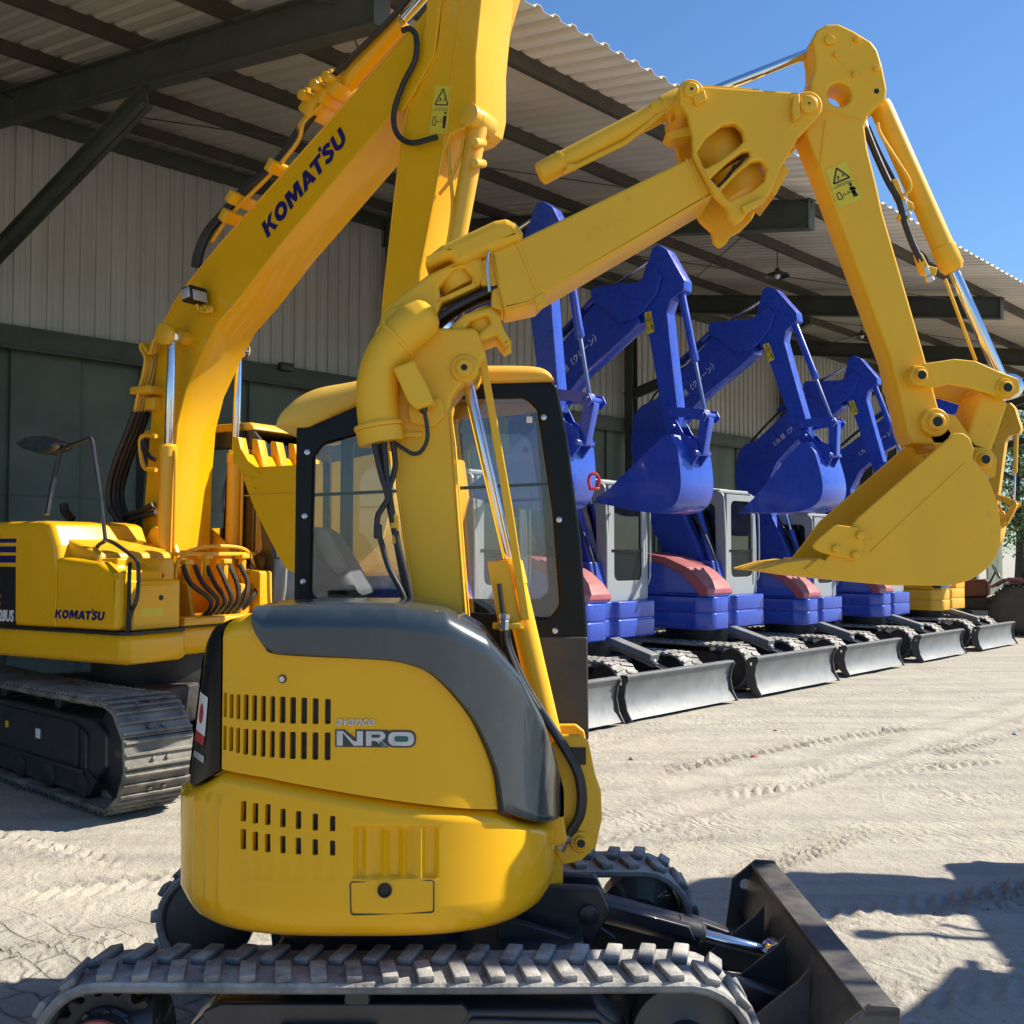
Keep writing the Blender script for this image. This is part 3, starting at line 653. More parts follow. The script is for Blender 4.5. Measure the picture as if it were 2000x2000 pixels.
for y in (-.40, -.10, .22):
    mb = MB(); mb.plate([(BX-.085, .40), (BX-.12, .36), (BX-.30, .22), (BX-.30, .18), (BX-.09, .13)], y, y+.014, .002); mb.build('blade_rib', 'blade_dark', bl)
mb = MB(); mb.plate(fillet([(BX-.02, .06), (BX+.01, .02), (BX+.018, .02), (BX+.0, .09)], .002), -.80, .61, .001); mb.build('cutting_edge', 'blade_steel', bl)
for y in (-.30, .24):
    mb = MB(); mb.plate(fillet([(.55, .24), (.60, .33), (1.05, .34), (1.33, .24), (1.33, .12), (1.05, .16), (.60, .17)], .03), y, y+.07, .008); mb.build('blade_arm', 'frame_navy', gx)
ba, br = MB(), MB(); cylinder((ba, br), (.62, .0, .47), (1.30, .0, .30), .045, .022, .62); ba.plate([(.60, .52), (.98, .42), (1.0, .37), (.62, .46)], -.07, .07, .006); cy = ba.build('blade_cylinder', 'frame_navy', gx); br.build('piston_rod', 'chrome', cy)
mb = MB(); mb.plate(fillet([(.30, .45), (.48, .57), (.66, .56), (.70, .47), (.62, .36), (.30, .30)], .03), -.09, -.05, .006); mb.plate(fillet([(.30, .45), (.48, .57), (.66, .56), (.70, .47), (.62, .36), (.30, .30)], .03), .05, .09, .006); mb.cyl((.62, -.11, .47), (.62, .11, .47), .035); mb.build('cylinder_bracket', 'frame_navy', gx)

# ---- rounded body: plan outline is a superellipse
BX0, BR, BN = -.1335, .66, 2.9
def plan(th):
    c, s_ = math.cos(th), math.sin(th); rx, ry = .6335, BR
    return Vector((BX0+rx*math.copysign(abs(c)**(2/BN), c), ry*math.copysign(abs(s_)**(2/BN), s_), 0))
TH = []
_t = [R(100)+R(345)*k/6000 for k in range(6001)]; _P = [plan(a) for a in _t]
_S = [0]
for i in range(6000): _S.append(_S[-1]+(_P[i+1]-_P[i]).length)
def pls(s):
    """arclength -> point, outward normal"""
    s = min(max(s, 0), _S[-1]-1e-6); i = int(np.searchsorted(_S, s))-1; i = max(0, min(i, 5998))
    f = (s-_S[i])/max(1e-9, _S[i+1]-_S[i]); p = _P[i].lerp(_P[i+1], f)
    a, b = pls_raw(s-.03), pls_raw(s+.03); d = (b-a).normalized(); return p, Vector((d.y, -d.x, 0))
def pls_raw(s):
    s = min(max(s, 0), _S[-1]-1e-6); i = max(0, min(int(np.searchsorted(_S, s))-1, 5998)); f = (s-_S[i])/max(1e-9, _S[i+1]-_S[i]); return _P[i].lerp(_P[i+1], f)
def s_of_theta(deg): return _S[int((deg-100)/345*6000)]
SL, SR = s_of_theta(181), s_of_theta(358)
_us = []
for k in range(401):
    s = SL+(SR-SL)*k/400; p = pls_raw(s); _us.append((proj(p+G.o+Vector((0, 0, 1.2)))[0], s))
_i0 = max(range(60), key=lambda i: -_us[i][0]); _i1 = max(range(340, 401), key=lambda i: _us[i][0])
_uu = [a for a, b in _us[_i0:_i1+1]]; _ss = [b for a, b in _us[_i0:_i1+1]]
def hood_sz(u, v):
    s = float(np.interp(u, _uu, _ss)); p = pls_raw(s)+G.o; f = (p-CAM).dot(Vector((0, 1, 0))); r = ray(u, v); return s, CAM.z+r.z/r.y*f
def onhood(u, v, d=0):
    s, z = hood_sz(u, v); p, n = pls(s); q = p+n*d; q.z = z; return q
def u_of_s(s): return float(np.interp(s, _ss, _uu))
def ztop(x):  # local x
    return float(np.interp(x+G.o.x, [-1.16, -1.08, -.95, -.85, -.6, -.35, -.2, -.08, .017, .083, .126, .16, .175], [1.38, 1.46, 1.515, 1.553, 1.563, 1.563, 1.54, 1.475, 1.36, 1.223, 1.07, .93, .86]))
def seam(s):
    return float(np.interp(u_of_s(s), [358, 430, 520, 700, 975, 1085], [.985, 1.075, 1.06, 1.012, .947, .84])) if s < SR else .84
YB = -.24
def hood_shell(s0, s1, n, zlow, off, rnd=.055, lip=.0, name='hood', mat_='yellow_gloss', nz=22, parent=gx, lift=0):
    rs = []
    for i in range(n+1):
        s = s0+(s1-s0)*i/n; p, nn = pls(s); zt = ztop(p.x)+off+lift; zl = zlow(s); zt = max(zt, zl+.01); r = min(rnd, (zt-zl)*.6)
        prof = []
        if lip: prof += [(-lip, zl)]
        prof += [(off-.006 if lip else off, zl), (off, zl+.006)]
        for k in range(1, nz+1): prof.append((off, zl+.006+(zt-r-zl-.006)*k/nz))
        for k in range(1, 6):
            a = math.pi/2*k/6; prof.append((off-r*(1-math.cos(a)), zt-r+r*math.sin(a)))
        ring = [Vector((p.x+nn.x*d, p.y+nn.y*d, z)) for d, z in prof]
        # keep inside the body depth, then run over the top to the back
        last = Vector((p.x+nn.x*(off-r), min(p.y+nn.y*(off-r), YB), zt)); ring.append(last)
        for k in (.25, .5, .75): ring.append(last.lerp(Vector((last.x, YB, zt)), k))
        ring.append(Vector((last.x, YB, zt))); ring.append(Vector((last.x, YB, zl)))
        if lip: pass
        for q in ring: q.y = min(q.y, YB)
        rs.append(ring)
    mb = MB(); mb.rings(rs, cap=True, smooth=True); return mb
def rearshift(mb):
    for v in mb.bm.verts: v.co.x += max(0, min(1, (-.585-v.co.x)/.14))*(.020+.11*max(0, v.co.z-1.0))
s430, s500 = hood_sz(434, 1300)[0], hood_sz(498, 1220)[0]
mb = hood_shell(s430, s_of_theta(352), 110, lambda s: seam(s)+.004, 0, name='hood')
hood = mb.build('engine_hood', 'yellow_gloss', gx, sharp=50)
mb = hood_shell(s_of_theta(180), s430-.004, 26, lambda s: seam(s)+.0, .004, rnd=.05); rearshift(mb); rp = mb.build('rear_panel', 'black_frame', gx, sharp=50)
LOWC = [(498, 1222), (505, 1240), (520, 1262), (545, 1276), (700, 1284), (760, 1288), (800, 1296), (840, 1313), (880, 1350), (912, 1390), (930, 1420), (950, 1465), (965, 1510), (971, 1550), (975, 1583)]
def zcover(s):
    u = u_of_s(s)
    if u >= 975: return seam(s)+.004
    v = float(np.interp(u, [a for a, b in LOWC], [b for a, b in LOWC])); return hood_sz(u, v)[1]
mb = hood_shell(s500, s_of_theta(356), 170, zcover, .028, rnd=.075, lip=.004, nz=14)
cover = mb.build('engine_cover', 'slate_plastic', gx, sharp=50)
mb = MB(); mb.tube([onhood(u, v-2, .006) for u, v in LOWC], .007, 8, 4); mb.build('cover_seal', 'black', cover)
# ---- counterweight
def cw_d(s, z, u, v):
    d = 0
    def band(a, b, e=3.): return max(0, min((u-a)/e, (b-u)/e, 1))
    if 1612 < v < 1716:
        e = min(1, (v-1612)/5, (1716-v)/5)
        for a, b in ((690, 716), (722, 748), (756, 782), (790, 815), (826, 856)): d -= .017*band(a, b)*e
        for a, b in ((810, 824),): d += .004*band(a, b)*e
    if 1640 < v < 1722:
        for a in (468, 492, 517, 545, 576, 609, 641): d -= .004*band(a, a+13)*min(1, (v-1640)/20, (1722-v)/6)
    if u < 452:
        k = (452-u)/94; d += .012*((k*4.2) % 1.0)*min(1, (1.0-z)/.04+.2) if z < 1.0 else 0
    return d
mb = MB(); rs = []; S0c, S1c = s_of_theta(118), s_of_theta(420)
for i in range(261):
    s = S0c+(S1c-S0c)*i/260; p, nn = pls(s); zs = seam(s); zb = .565; ring = []
    u = u_of_s(s)
    prof = [(-.42, zb), (-.24, zb), (-.12, zb+.002), (-.06, zb+.012), (-.028, zb+.035), (-.010, zb+.065), (0, zb+.11)]
    hi = [(0, zb+.11+(zs-.035-zb-.11)*k/46) for k in range(1, 47)]+[(-.006, zs-.022), (-.018, zs-.010), (-.035, zs-.004), (-.08, zs-.002), (-.42, zs-.002)]
    for d, z in prof+hi:
        b = 0
        if d == 0 and SL < s < SR:
            q = p+nn*0; uu, vv = proj(Vector((q.x, q.y, z))+G.o); b = cw_d(s, z, uu, vv)
        q = p+nn*(d+b+.004); ring.append(Vector((q.x, q.y, z)))
    rs.append(ring)
mb.rings(rs, cap=True, smooth=True)
cw = mb.build('counterweight', 'yellow_gloss', gx, sharp=60)
# slots really cut into the panels
def cut(ob, cells, depth, name_inner):
    cb = MB(); ib = MB()
    for (u0, v0, u1, v1, rad) in cells:
        n = 4; out = []
        for (cx, cy, a0) in ((u1-rad, v0+rad, -90), (u1-rad, v1-rad, 0), (u0+rad, v1-rad, 90), (u0+rad, v0+rad, 180)):
            for k in range(n+1): a = R(a0+90*k/n); out.append((cx+rad*math.cos(a), cy+rad*math.sin(a)))
        cb.rings([[onhood(a, b, -depth) for a, b in out], [onhood(a, b, .03) for a, b in out]])
        ib.bm.faces.new([ib.bm.verts.new(onhood(a, b, -depth+.004)) for a, b in out])  # flat black patch gives each slot its dark inside
    c = cb.build('tmp_cutter', 'black', gx); y_min = min(v.co.y for v in ob.data.vertices)
    for solver in ('EXACT', 'MANIFOLD', 'FLIP'):      # keep the first result in which nothing sticks out of the panel
        if solver == 'FLIP': ob.data.flip_normals()
        mod = ob.modifiers.new('b', 'BOOLEAN'); mod.operation = 'DIFFERENCE'; mod.object = c; mod.solver = 'EXACT' if solver == 'FLIP' else solver
        dg = bpy.context.evaluated_depsgraph_get(); dg.update(); me = bpy.data.meshes.new_from_object(ob.evaluated_get(dg)); ob.modifiers.remove(mod)
        ok = len(me.vertices) > len(ob.data.vertices)*.8 and min(v.co.y for v in me.vertices) > y_min-.01
        print('CUT', ob.name, solver, ok, len(me.vertices), len(ob.data.vertices))
        if ok: break
    ob.data = me
    me.materials.clear(); me.materials.append(M['yellow_gloss'])
    bpy.data.objects.remove(c); ib.build(name_inner, 'black', ob)
def zz(x, y, bx, by): return bx+x*700/1932, by+y*700/1932
cells = []
for x, ya, yb, yc, yd in ((1212, 146, 278, 322, 455), (1246, 152, 284, 330, 462), (1283, 154, 290, 335, 472), (1325, 156, 294, 340, 480), (1370, 160, 298, 344, 486), (1418, 163, 302, 348, 492), (1468, 165, 306, 352, 496), (1522, 167, 310, 355, 500), (1578, 170, 314, 357, 504), (1638, 172, 314, 358, 506), (1700, 176, 316, 360, 508), (1766, 180, 316, 360, 510)):
    hw = 3.2 if x < 1230 else (4.0 if x < 1300 else (5.0 if x < 1500 else 6.0))
    for a, b in ((ya, yb), (yc, yd)):
        u0, v0 = zz(x, a, 0, 1300); u1, v1 = zz(x, b, 0, 1300); cells.append((u0-hw, v0, u0+hw, v1, min(3., hw*.8)))
cut(hood, cells, .02, 'slot_dark_fill')
cells = []
for x, ya, yb, yc, yd in ((1320, 728, 838, 880, 990), (1384, 740, 850, 893, 998), (1450, 745, 858, 905, 1006), (1531, 770, 870, 916, 1012), (1614, 783, 880, 926, 1018), (1704, 796, 888, 934, 1022), (1797, 809, 892, 941, 1024)):
    for a, b in ((ya, yb), (yc, yd)):
        u0, v0 = zz(x, a, 0, 1300); _, v1 = zz(x, b, 0, 1300); cells.append((u0-5.5, v0, u0+5.5, v1, 2.6))
cut(cw, cells, .02, 'slot_dark_fill')
for o in (hood, cw): o.data.set_sharp_from_angle(angle=R(45))
# hatch line, locks, bolts
mb = MB(); q = fillet([(686, 1722), (848, 1718), (848, 1781), (688, 1786)], 6)+[]; q.append(q[0]); mb.tube([onhood(a, b, .0042) for a, b in q], .0022, 6, 1, smooth=False); mb.build('hatch_seam', 'decal_black', cw)
c = onhood(753, 1738, .006); n_ = (onhood(753, 1738, .1)-c).normalized()
mb = MB(); mb.lathe(c, n_, [(0, .022), (.006, .021), (.007, .016), (.002, .014), (.001, .001)], 24); mb.build('lock', 'black', cw)
c = onhood(551, 1326, 0); n_ = (onhood(551, 1326, .1)-c).normalized()
mb = MB(); mb.lathe(c, n_, [(0, .013), (.004, .0125), (.005, .010)], 24); lk = mb.build('hood_lock', 'dark_plastic', hood)
mb = MB(); mb.lathe(c+n_*.004, n_, [(0, .009), (.003, .0085), (.003, .001)], 20); mb.build('lock_barrel', 'bolt_steel', lk)
# small vent bosses (round cap in the lower vents)
# lettering on the hood
def onface(txt, u0, u1, v0, v1, mat_, bold=0, shear=0, d=.003, th=.002, parent=hood, name='lettering', space=1, rise=0):
    x0, x1, y0, y1 = textdims(txt, 1, bold, shear, space)
    mb = MB(); mb.text(txt, lambda x, y, z: onhood(u0+(x-x0)/(x1-x0)*(u1-u0), v1-(y-y0)/(y1-y0)*(v1-v0)+rise*(x-x0)/(x1-x0), d+z), 1, bold, shear, th, space=space)
    return mb.build(name, mat_, parent)
onface('avance', 657, 732, 1404, 1417, 'silver_ink', .012, .35, .002)
def strokes(mb, polys, fn, d, th=.0015):
    for pl in polys:
        v0 = [mb.bm.verts.new(fn(a, b, d)) for a, b in pl]; mb.bm.faces.new(v0).smooth = False
def nro(fn, parent):
    # letters in a 150 x 32 box, y down
    N1 = [[(0, 32), (0, 0), (12, 0), (12, 32)], [(12, 4), (12, 0), (34, 22), (40, 22), (40, 32), (34, 32)], [(40, 0), (52, 0), (52, 32), (40, 32)]]
    R1 = [[(58, 32), (58, 0), (69, 0), (69, 32)], [(69, 0), (90, 0), (96, 6), (96, 14), (88, 21), (69, 21), (69, 14), (84, 14), (86, 11), (86, 8), (84, 7), (69, 7)], [(78, 21), (90, 21), (101, 32), (89, 32)]]
    def oval(x0, x1, y0, y1, r): return fillet([(x0, y0), (x1, y0), (x1, y1), (x0, y1)], r, 5)
    mb = MB()
    for pl in ([(-3, -3), (15, -3), (37, 15), (37, -3), (102, -3), (102, 35), (-3, 35)], oval(97, 157, -3, 35, 17)): strokes(mb, [pl], fn, .0022)
    o = mb.build('emblem', 'dark_plastic', parent)
    mb = MB(); strokes(mb, N1+R1[:1]+R1[2:], fn, .0034); strokes(mb, [R1[1]], fn, .0034); ov = oval(102, 153, 1, 31, 14); strokes(mb, [ov], fn, .0034); mb.build('letters', 'silver_ink', o)
    mb = MB(); strokes(mb, [oval(114, 142, 10, 22, 6)], fn, .0046); strokes(mb, [[(84, 22), (89, 22), (98, 31), (86, 31)]], fn, .0046); mb.build('letter_fill', 'teal_ink', o)
nro(lambda x, y, d: onhood(658+x*.985, 1427+y*.9+x*.012, d), hood)
# flag sticker on the rear panel
def quadpatch(mb, c4, d, n=6):
    rs = []
    for i in range(n+1):
        a = i/n; row = []
        for j in range(n+1):
            b = j/n; u = (c4[0][0]*(1-a)+c4[1][0]*a)*(1-b)+(c4[3][0]*(1-a)+c4[2][0]*a)*b; v = (c4[0][1]*(1-a)+c4[1][1]*a)*(1-b)+(c4[3][1]*(1-a)+c4[2][1]*a)*b
            row.append(onhood(u, v, d))
        rs.append(row)
    mb.rings(rs, cap=False, ring_closed=False)
mb = MB(); quadpatch(mb, [(367, 1350), (403, 1362), (397, 1438), (366, 1424)], .007); rearshift(mb); fs = mb.build('flag_sticker', 'white', rp)
mb = MB(); quadpatch(mb, [(366, 1425), (397, 1439), (394, 1456), (365, 1444)], .0072); rearshift(mb); mb.build('sticker_band', 'flag_red', fs)
mb = MB(); mb.bm.faces.new([mb.bm.verts.new(onhood(382+7.0*math.cos(k*.3927), 1393+20*math.sin(k*.3927), .0085)) for k in range(16)]); rearshift(mb); mb.build('red_disc', 'flag_red', fs)
mb = MB(); quadpatch(mb, [(368, 1464), (398, 1477), (396, 1490), (367, 1476)], .007); rearshift(mb); mb.build('plate_strip', 'silver_ink', rp)

# ---- cab
YN, YF = .17, .82
T = lambda y, pts: G.tr(y, pts)
outer = fillet(T(YN, [(572, 1290), (578, 835), (620, 812), (680, 790), (745, 748), (1060, 738, .03), (1088, 752), (1108, 850), (1135, 1060), (1148, 1240), (1150, 1445), (1035, 1445), (1020, 1290)]), .02)
hole = fillet(T(YN, [(608, 1160), (614, 892), (632, 868), (700, 850), (760, 800), (860, 780), (1025, 778), (1048, 800), (1078, 1000), (1092, 1180), (1075, 1206), (900, 1196), (760, 1180), (625, 1174)]), .035, 5)
mb = MB(); mb.plate(outer, YN, YN+.045, .012, holes=[hole]); cabf = mb.build('cab_frame', 'black_frame', gx)
outer2 = fillet(T(YF, [(664, 1240), (668, 860), (700, 815), (745, 775), (1040, 765), (1070, 790), (1098, 1060), (1120, 1260), (1120, 1400), (900, 1400), (900, 1240)]), .02)
hole2 = fillet(T(YF, [(690, 1150), (692, 872), (722, 838), (780, 812), (1030, 806), (1046, 830), (1072, 1150), (1055, 1170), (720, 1168)]), .035, 5)
mb = MB(); mb.plate(outer2, YF-.045, YF, .012, holes=[hole2]); mb.build('cab_frame', 'black_frame', gx)
mb = MB(); mb.plate(T(YF-.06, [(740, 776), (1040, 768), (1052, 806), (900, 820), (760, 832)]), YF-.06, YF-.048, .003); mb.build('roof_lining', 'yellow', gx)
mb = MB(); mb.plate(fillet(hole, 0), YN+.018, YN+.022, 0); mb.build('window_glass', 'glass', gx)
mb = MB(); mb.plate(fillet(hole2, 0), YF-.024, YF-.020, 0); mb.build('window_glass', 'glass', gx)
mb = MB(); x0, z0 = G.at(609, 967, YN+.03); x1, z1 = G.at(1080, 945, YN+.03); mb.box(((x0+x1)/2, YN+.028, (z0+z1)/2), (x1-x0, .014, .013), .003, math.atan2(z0-z1, x1-x0)); mb.build('window_bar', 'black_frame', cabf)
# windscreen posts, front panel
A_ = T(YN, [(1078, 752), (1100, 850), (1128, 1060), (1140, 1240), (1142, 1445)])
mb = MB(); 
for k in range(len(A_)-1):
    (xa, za), (xb, zb) = A_[k], A_[k+1]
    for ya, yb in ((YN+.01, YN+.07), (YF-.07, YF-.01)): mb.rings([[(xa+.01, ya, za), (xa+.01, yb, za), (xa-.03, yb, za), (xa-.03, ya, za)], [(xb+.01, ya, zb), (xb+.01, yb, zb), (xb-.03, yb, zb), (xb-.03, ya, zb)]])
mb.build('windscreen_frame', 'black_frame', gx)
mb = MB(); mb.rings([[(x, YN+.05, z), (x, YF-.05, z)] for x, z in A_[:4]], cap=False, ring_closed=False); o = mb.build('windscreen', 'glass', gx)
mb = MB(); x, z = A_[3]; xb, zb = A_[4]; mb.plate([(x, z), (x+.012, z), (xb+.012, zb-.35), (xb, zb-.35)], YN+.05, YF-.05, .003); mb.build('front_panel', 'dark_plastic', gx)
mb = MB(); mb.plate(fillet(T(YN-.006, [(1032, 1244), (1147, 1244), (1150, 1445), (1045, 1445)]), .01), YN-.012, YN+.03, .006); mb.build('side_panel', 'dark_plastic', gx)
for u, v in ((600, 883), (595, 1008), (592, 1136), (1062, 815), (1092, 1015), (1084, 1232)):
    x, z = G.at(u, v, YN); mb = MB(); mb.lathe((x, YN+.002, z), (0, -1, 0), [(0, .012), (.004, .011), (.006, .006)], 16); mb.build('bolt', 'bolt_steel', cabf)
mb = MB(); x, z = G.at(1034, 820, YN+.016); mb.box((x, YN+.014, z), (.022, .002, .024), 0); mb.build('inspection_sticker', 'white', cabf)
# roof: cambered shell
rp_ = T(YN-.02, [(540, 832), (546, 806), (575, 776), (618, 756), (680, 744), (760, 727), (860, 714), (960, 711), (1045, 713), (1072, 724), (1082, 742)])
base_z = [G.at(u, v, YN-.02)[1] for u, v in ((540, 834), (600, 835), (650, 812), (700, 790), (745, 758), (800, 752), (1082, 744))]
base_x = [G.at(u, v, YN-.02)[0] for u, v in ((540, 834), (600, 835), (650, 812), (700, 790), (745, 758), (800, 752), (1082, 744))]
mb = MB(); rs = []
P2 = catmull([Vector((a, 0, b)) for a, b in rp_], 4)
for p in P2:
    zb = float(np.interp(p.x, base_x, base_z)); zt = p.z; h = max(.01, zt-zb)*1.05; ring = []
    y0, y1 = YN-.03, YF+.03
    for (yy, f) in ((y0+.010, 0), (y0, .10), (y0, .45), (y0+.006, .66), (y0+.022, .86), (y0+.055, .97), (y0+.10, 1), ((y0+y1)/2, 1.02), (y1-.10, 1), (y1-.055, .97), (y1-.022, .86), (y1-.006, .66), (y1, .45), (y1, .10), (y1-.010, 0)): ring.append(Vector((p.x, yy, zb+h*f)))
    rs.append(ring)
mb.rings(rs, cap=True); mb.build('cab_roof', 'roof_yellow', gx, sharp=50)
# rear wall, floor, seat, levers
xr, _ = G.at(580, 1000, YN); _, zr0 = G.at(580, 1280, YN); _, zr1 = G.at(580, 850, YN)
mb = MB(); mb.plate([(YN+.04, zr0), (YF-.04, zr0), (YF-.04, zr1), (YN+.04, zr1)], xr, xr+.03, .005, holes=[fillet([(YN+.10, zr0+.25), (YF-.10, zr0+.25), (YF-.10, zr1-.06), (YN+.10, zr1-.06)], .04)], axis='x'); mb.build('rear_frame', 'black_frame', gx)
mb = MB(); mb.box((-.05, (YN+YF)/2, .98), (1.0, YF-YN-.05, .08), .01); mb.build('cab_floor', 'black_frame', gx)
seat = None
mb = MB(); s1 = T(.42, [(603, 1165), (612, 1035), (625, 1028), (650, 1045), (700, 1130), (722, 1165)])
mb.plate(fillet(s1, .03), .30, .72, .05, res=4); seat = mb.build('seat', 'seat_grey', gx)
mb = MB(); mb.plate(fillet(T(.27, [(612, 1045), (622, 1030), (640, 1036), (682, 1112), (660, 1122), (640, 1105)]), .02), .24, .30, .02, res=3); mb.build('armrest', 'seat_cloth', seat)
mb = MB(); mb.box((-.28, .50, 1.12), (.42, .44, .22), .06, seg=4); mb.build('seat_cushion', 'seat_grey', seat)
for y in (.24, .74):
    mb = MB(); mb.tube([(.02, y, 1.0), (.03, y, 1.2), (.07, y, 1.34)], .009, 8); lv = mb.build('control_lever', 'black', gx)
    mb = MB(); mb.lathe((.07, y, 1.33), (.2, 0, 1), [(0, .012), (.02, .02), (.06, .022), (.08, .012)], 14); mb.build('grip', 'dark_plastic', lv)
mb = MB(); mb.box((.11, .62, 1.25), (.10, .22, .42), .02); mb.build('console', 'dark_plastic', gx)

# ---- swing post at the front
mb = MB()
pl = T(-.13, [(1040, 1500), (1090, 1436), (1133, 1436), (1150, 1450), (1162, 1510), (1174, 1545), (1176, 1600), (1164, 1655), (1135, 1682), (1100, 1690), (1070, 1640), (1040, 1600)])
mb.plate(fillet(pl, .012), -.13, -.10, .006); mb.plate(fillet(pl, .012), .10, .13, .006)
mb.plate(T(-.13, [(1040, 1480), (1085, 1450), (1100, 1600), (1040, 1640)]), -.10, .10, .01)
mb.cyl((.46, 0, .50), (.46, 0, 1.0), .075, seg=32)
sw = mb.build('swing_post', 'yellow_arm', gx)
x, z = G.at(1129, 1477, -.135); mb = MB(); mb.box((x, -.1335, z), (.055, .003, .06), 0); mb.build('data_plate', 'black', sw)
pins(gx, G, [(1134, 1645, -.145, -.10, .038, .38)], -.14, 'yellow_arm', 'black')
# ---- lower boom
YA, YB2 = -.19, .06
lb = T(YA, [(812, 1290), (806, 1183), (773, 958), (770, 870), (735, 800), (715, 730), (716, 690), (735, 640), (760, 600), (800, 590), (850, 640), (880, 640), (930, 640), (950, 690), (928, 730), (900, 752), (882, 775), (877, 800), (885, 860), (900, 1048), (914, 1226), (985, 1400), (1100, 1590), (1110, 1650), (1060, 1660), (960, 1540)])
mb = MB(); mb.plate(fillet(lb, .03), YA, YB2, .012); boom = mb.build('lower_boom', 'yellow_arm', gx)
mb = MB()   # weld flange lines down the two edges
for pts in ([(880, 800), (897, 1048), (912, 1235)], [(776, 880), (777, 962), (808, 1180)]):
    mb = MB(); mb.tube([G.at3(u, v, YA-.002) for u, v in pts], .004, 6, 3); mb.build('weld_seam', 'yellow_arm', boom)
mb = MB()   # fork that carries the offset pin: upper and lower jaws
up = fillet(T(-.17, [(730, 660), (750, 600), (790, 570), (836, 535), (900, 505), (940, 500), (948, 530), (936, 556), (862, 590), (855, 610), (830, 640), (790, 680)]), .012)
lo_ = fillet(T(-.17, [(850, 690), (852, 662), (905, 612), (958, 598), (975, 614), (984, 642), (1000, 668), (984, 678), (968, 655), (934, 668), (925, 700), (905, 730), (860, 740)]), .008)
h1 = fillet(T(-.17, [(857, 560), (885, 528), (905, 524), (922, 540), (920, 556), (880, 575), (860, 580)]), .006)
h2 = fillet(T(-.17, [(905, 648), (918, 628), (950, 616), (958, 630), (935, 650), (912, 662)]), .006)
mb.plate(up, -.17, .04, .014, holes=[h1]); mb.plate(lo_, -.17, .04, .012, holes=[h2])
mb.build('boom_fork', 'yellow_arm', boom)
def axcyl(mb, u, v, y, ln, r, du, dv, seg=28):
    """cylinder whose axis lies in the plane of the arm, direction given in picture units"""
    a = G.at3(u-du, v-dv, y); b = G.at3(u+du, v+dv, y); mb.cyl(a, b, r, seg=seg, b=.006)
mb = MB(); axcyl(mb, 893, 548, -.085, 0, .072, -9, -18); axcyl(mb, 940, 633, -.085, 0, .062, -11, -22); mb.build('offset_pin', 'yellow_arm', boom)
pins(gx, G, [(907, 719, -.205, .08, .05, .22)], -.20, 'yellow_arm', 'black')
# curved hose duct
path = [G.at3(u, v, -.235) for u, v in ((742, 858), (737, 800), (738, 750), (752, 700), (784, 655), (822, 625), (848, 606))]
def rr(t): return float(np.interp(t, [0, .3, .6, .80, .92, .97, 1], [.068, .073, .072, .074, .062, .045, .02]))
mb = MB(); mb.tube(path, rr, 28, 6); duct = mb.build('hose_duct', 'yellow_arm', boom)
mb = MB(); a, b = G.at3(745, 866, -.235), G.at3(740, 838, -.235); mb.lathe(a, b-a, [(0, .060), (.0, .079), (.05, .081), (.056, .072)], 32); a2 = G.at3(742, 848, -.235); mb.lathe(a2, b-a, [(.02, .083), (.024, .085), (.032, .085), (.036, .083)], 32); mb.build('duct_collar', 'yellow_arm', duct)
mb = MB(); a, b = G.at3(772, 666, -.235), G.at3(800, 640, -.235); mb.lathe(a, b-a, [(0, .0745), (.003, .078), (.012, .078), (.015, .0745)], 32); mb.build('duct_ring', 'yellow_arm', duct)
mb = MB(); mb.box(G.at3(800, 850, -.19), (.09, .03, .02), .004); mb.build('duct_tab', 'yellow_arm', duct)
# boom lamp
mb = MB(); mb.plate(fillet(T(-.31, [(766, 718), (808, 702), (836, 756), (848, 788), (812, 800), (797, 785)]), .01), -.315, -.215, .010); lamp = mb.build('boom_lamp', 'yellow_arm', boom)
mb = MB(); mb.plate(fillet(T(-.22, [(795, 790), (862, 775), (868, 812), (845, 835), (800, 826)]), .02), -.215, -.185, .006); mb.build('lamp_bracket', 'yellow_arm', lamp)
mb = MB(); mb.lathe(G.at3(827, 796, -.27), (0.05, 0, -1), [(0, .016), (.012, .015), (.02, .009)], 14); mb.tube([G.at3(u, v, y) for u, v, y in ((828, 800, -.27), (834, 832, -.26), (834, 860, -.25), (822, 882, -.245), (806, 886, -.25), (788, 876, -.25), (772, 866, -.24))], .0075, 8); mb.build('lamp_cable', 'rubber_hose', lamp)
# hoses out of the duct
for nm, pts, r_ in (('a', [(728, 850), (738, 900), (748, 940), (758, 970), (748, 990), (738, 1008), (737, 1030), (745, 1060), (760, 1110), (790, 1170), (800, 1240)], .010), ('b', [(765, 850), (772, 900), (768, 930), (757, 965), (765, 1000), (772, 1030), (778, 1080), (796, 1150), (810, 1230)], .010), ('c', [(738, 850), (745, 900), (755, 950), (762, 990), (772, 1040), (785, 1110), (800, 1180), (812, 1240)], .013), ('d', [(748, 850), (752, 905), (758, 955), (776, 1060), (792, 1120), (806, 1190)], .012)):
    mb = MB(); k = {'a': -.26, 'b': -.24, 'c': -.22, 'd': -.245}[nm]; mb.tube([G.at3(u, v, k) for u, v in pts], r_, 10, 5); mb.build('hydraulic_hose', 'rubber_hose', gx)
mb = MB(); mb.cyl(G.at3(771, 1005, -.245), G.at3(773, 1062, -.245), .011); mb.cyl(G.at3(770, 1020, -.245), G.at3(771, 1032, -.245), .015, seg=6); mb.build('hose_fitting', 'yellow_arm', gx)
mb = MB(); mb.box(G.at3(738, 1038, -.26), (.028, .02, .05), .006); mb.build('hose_clip', 'rubber_hose', gx)
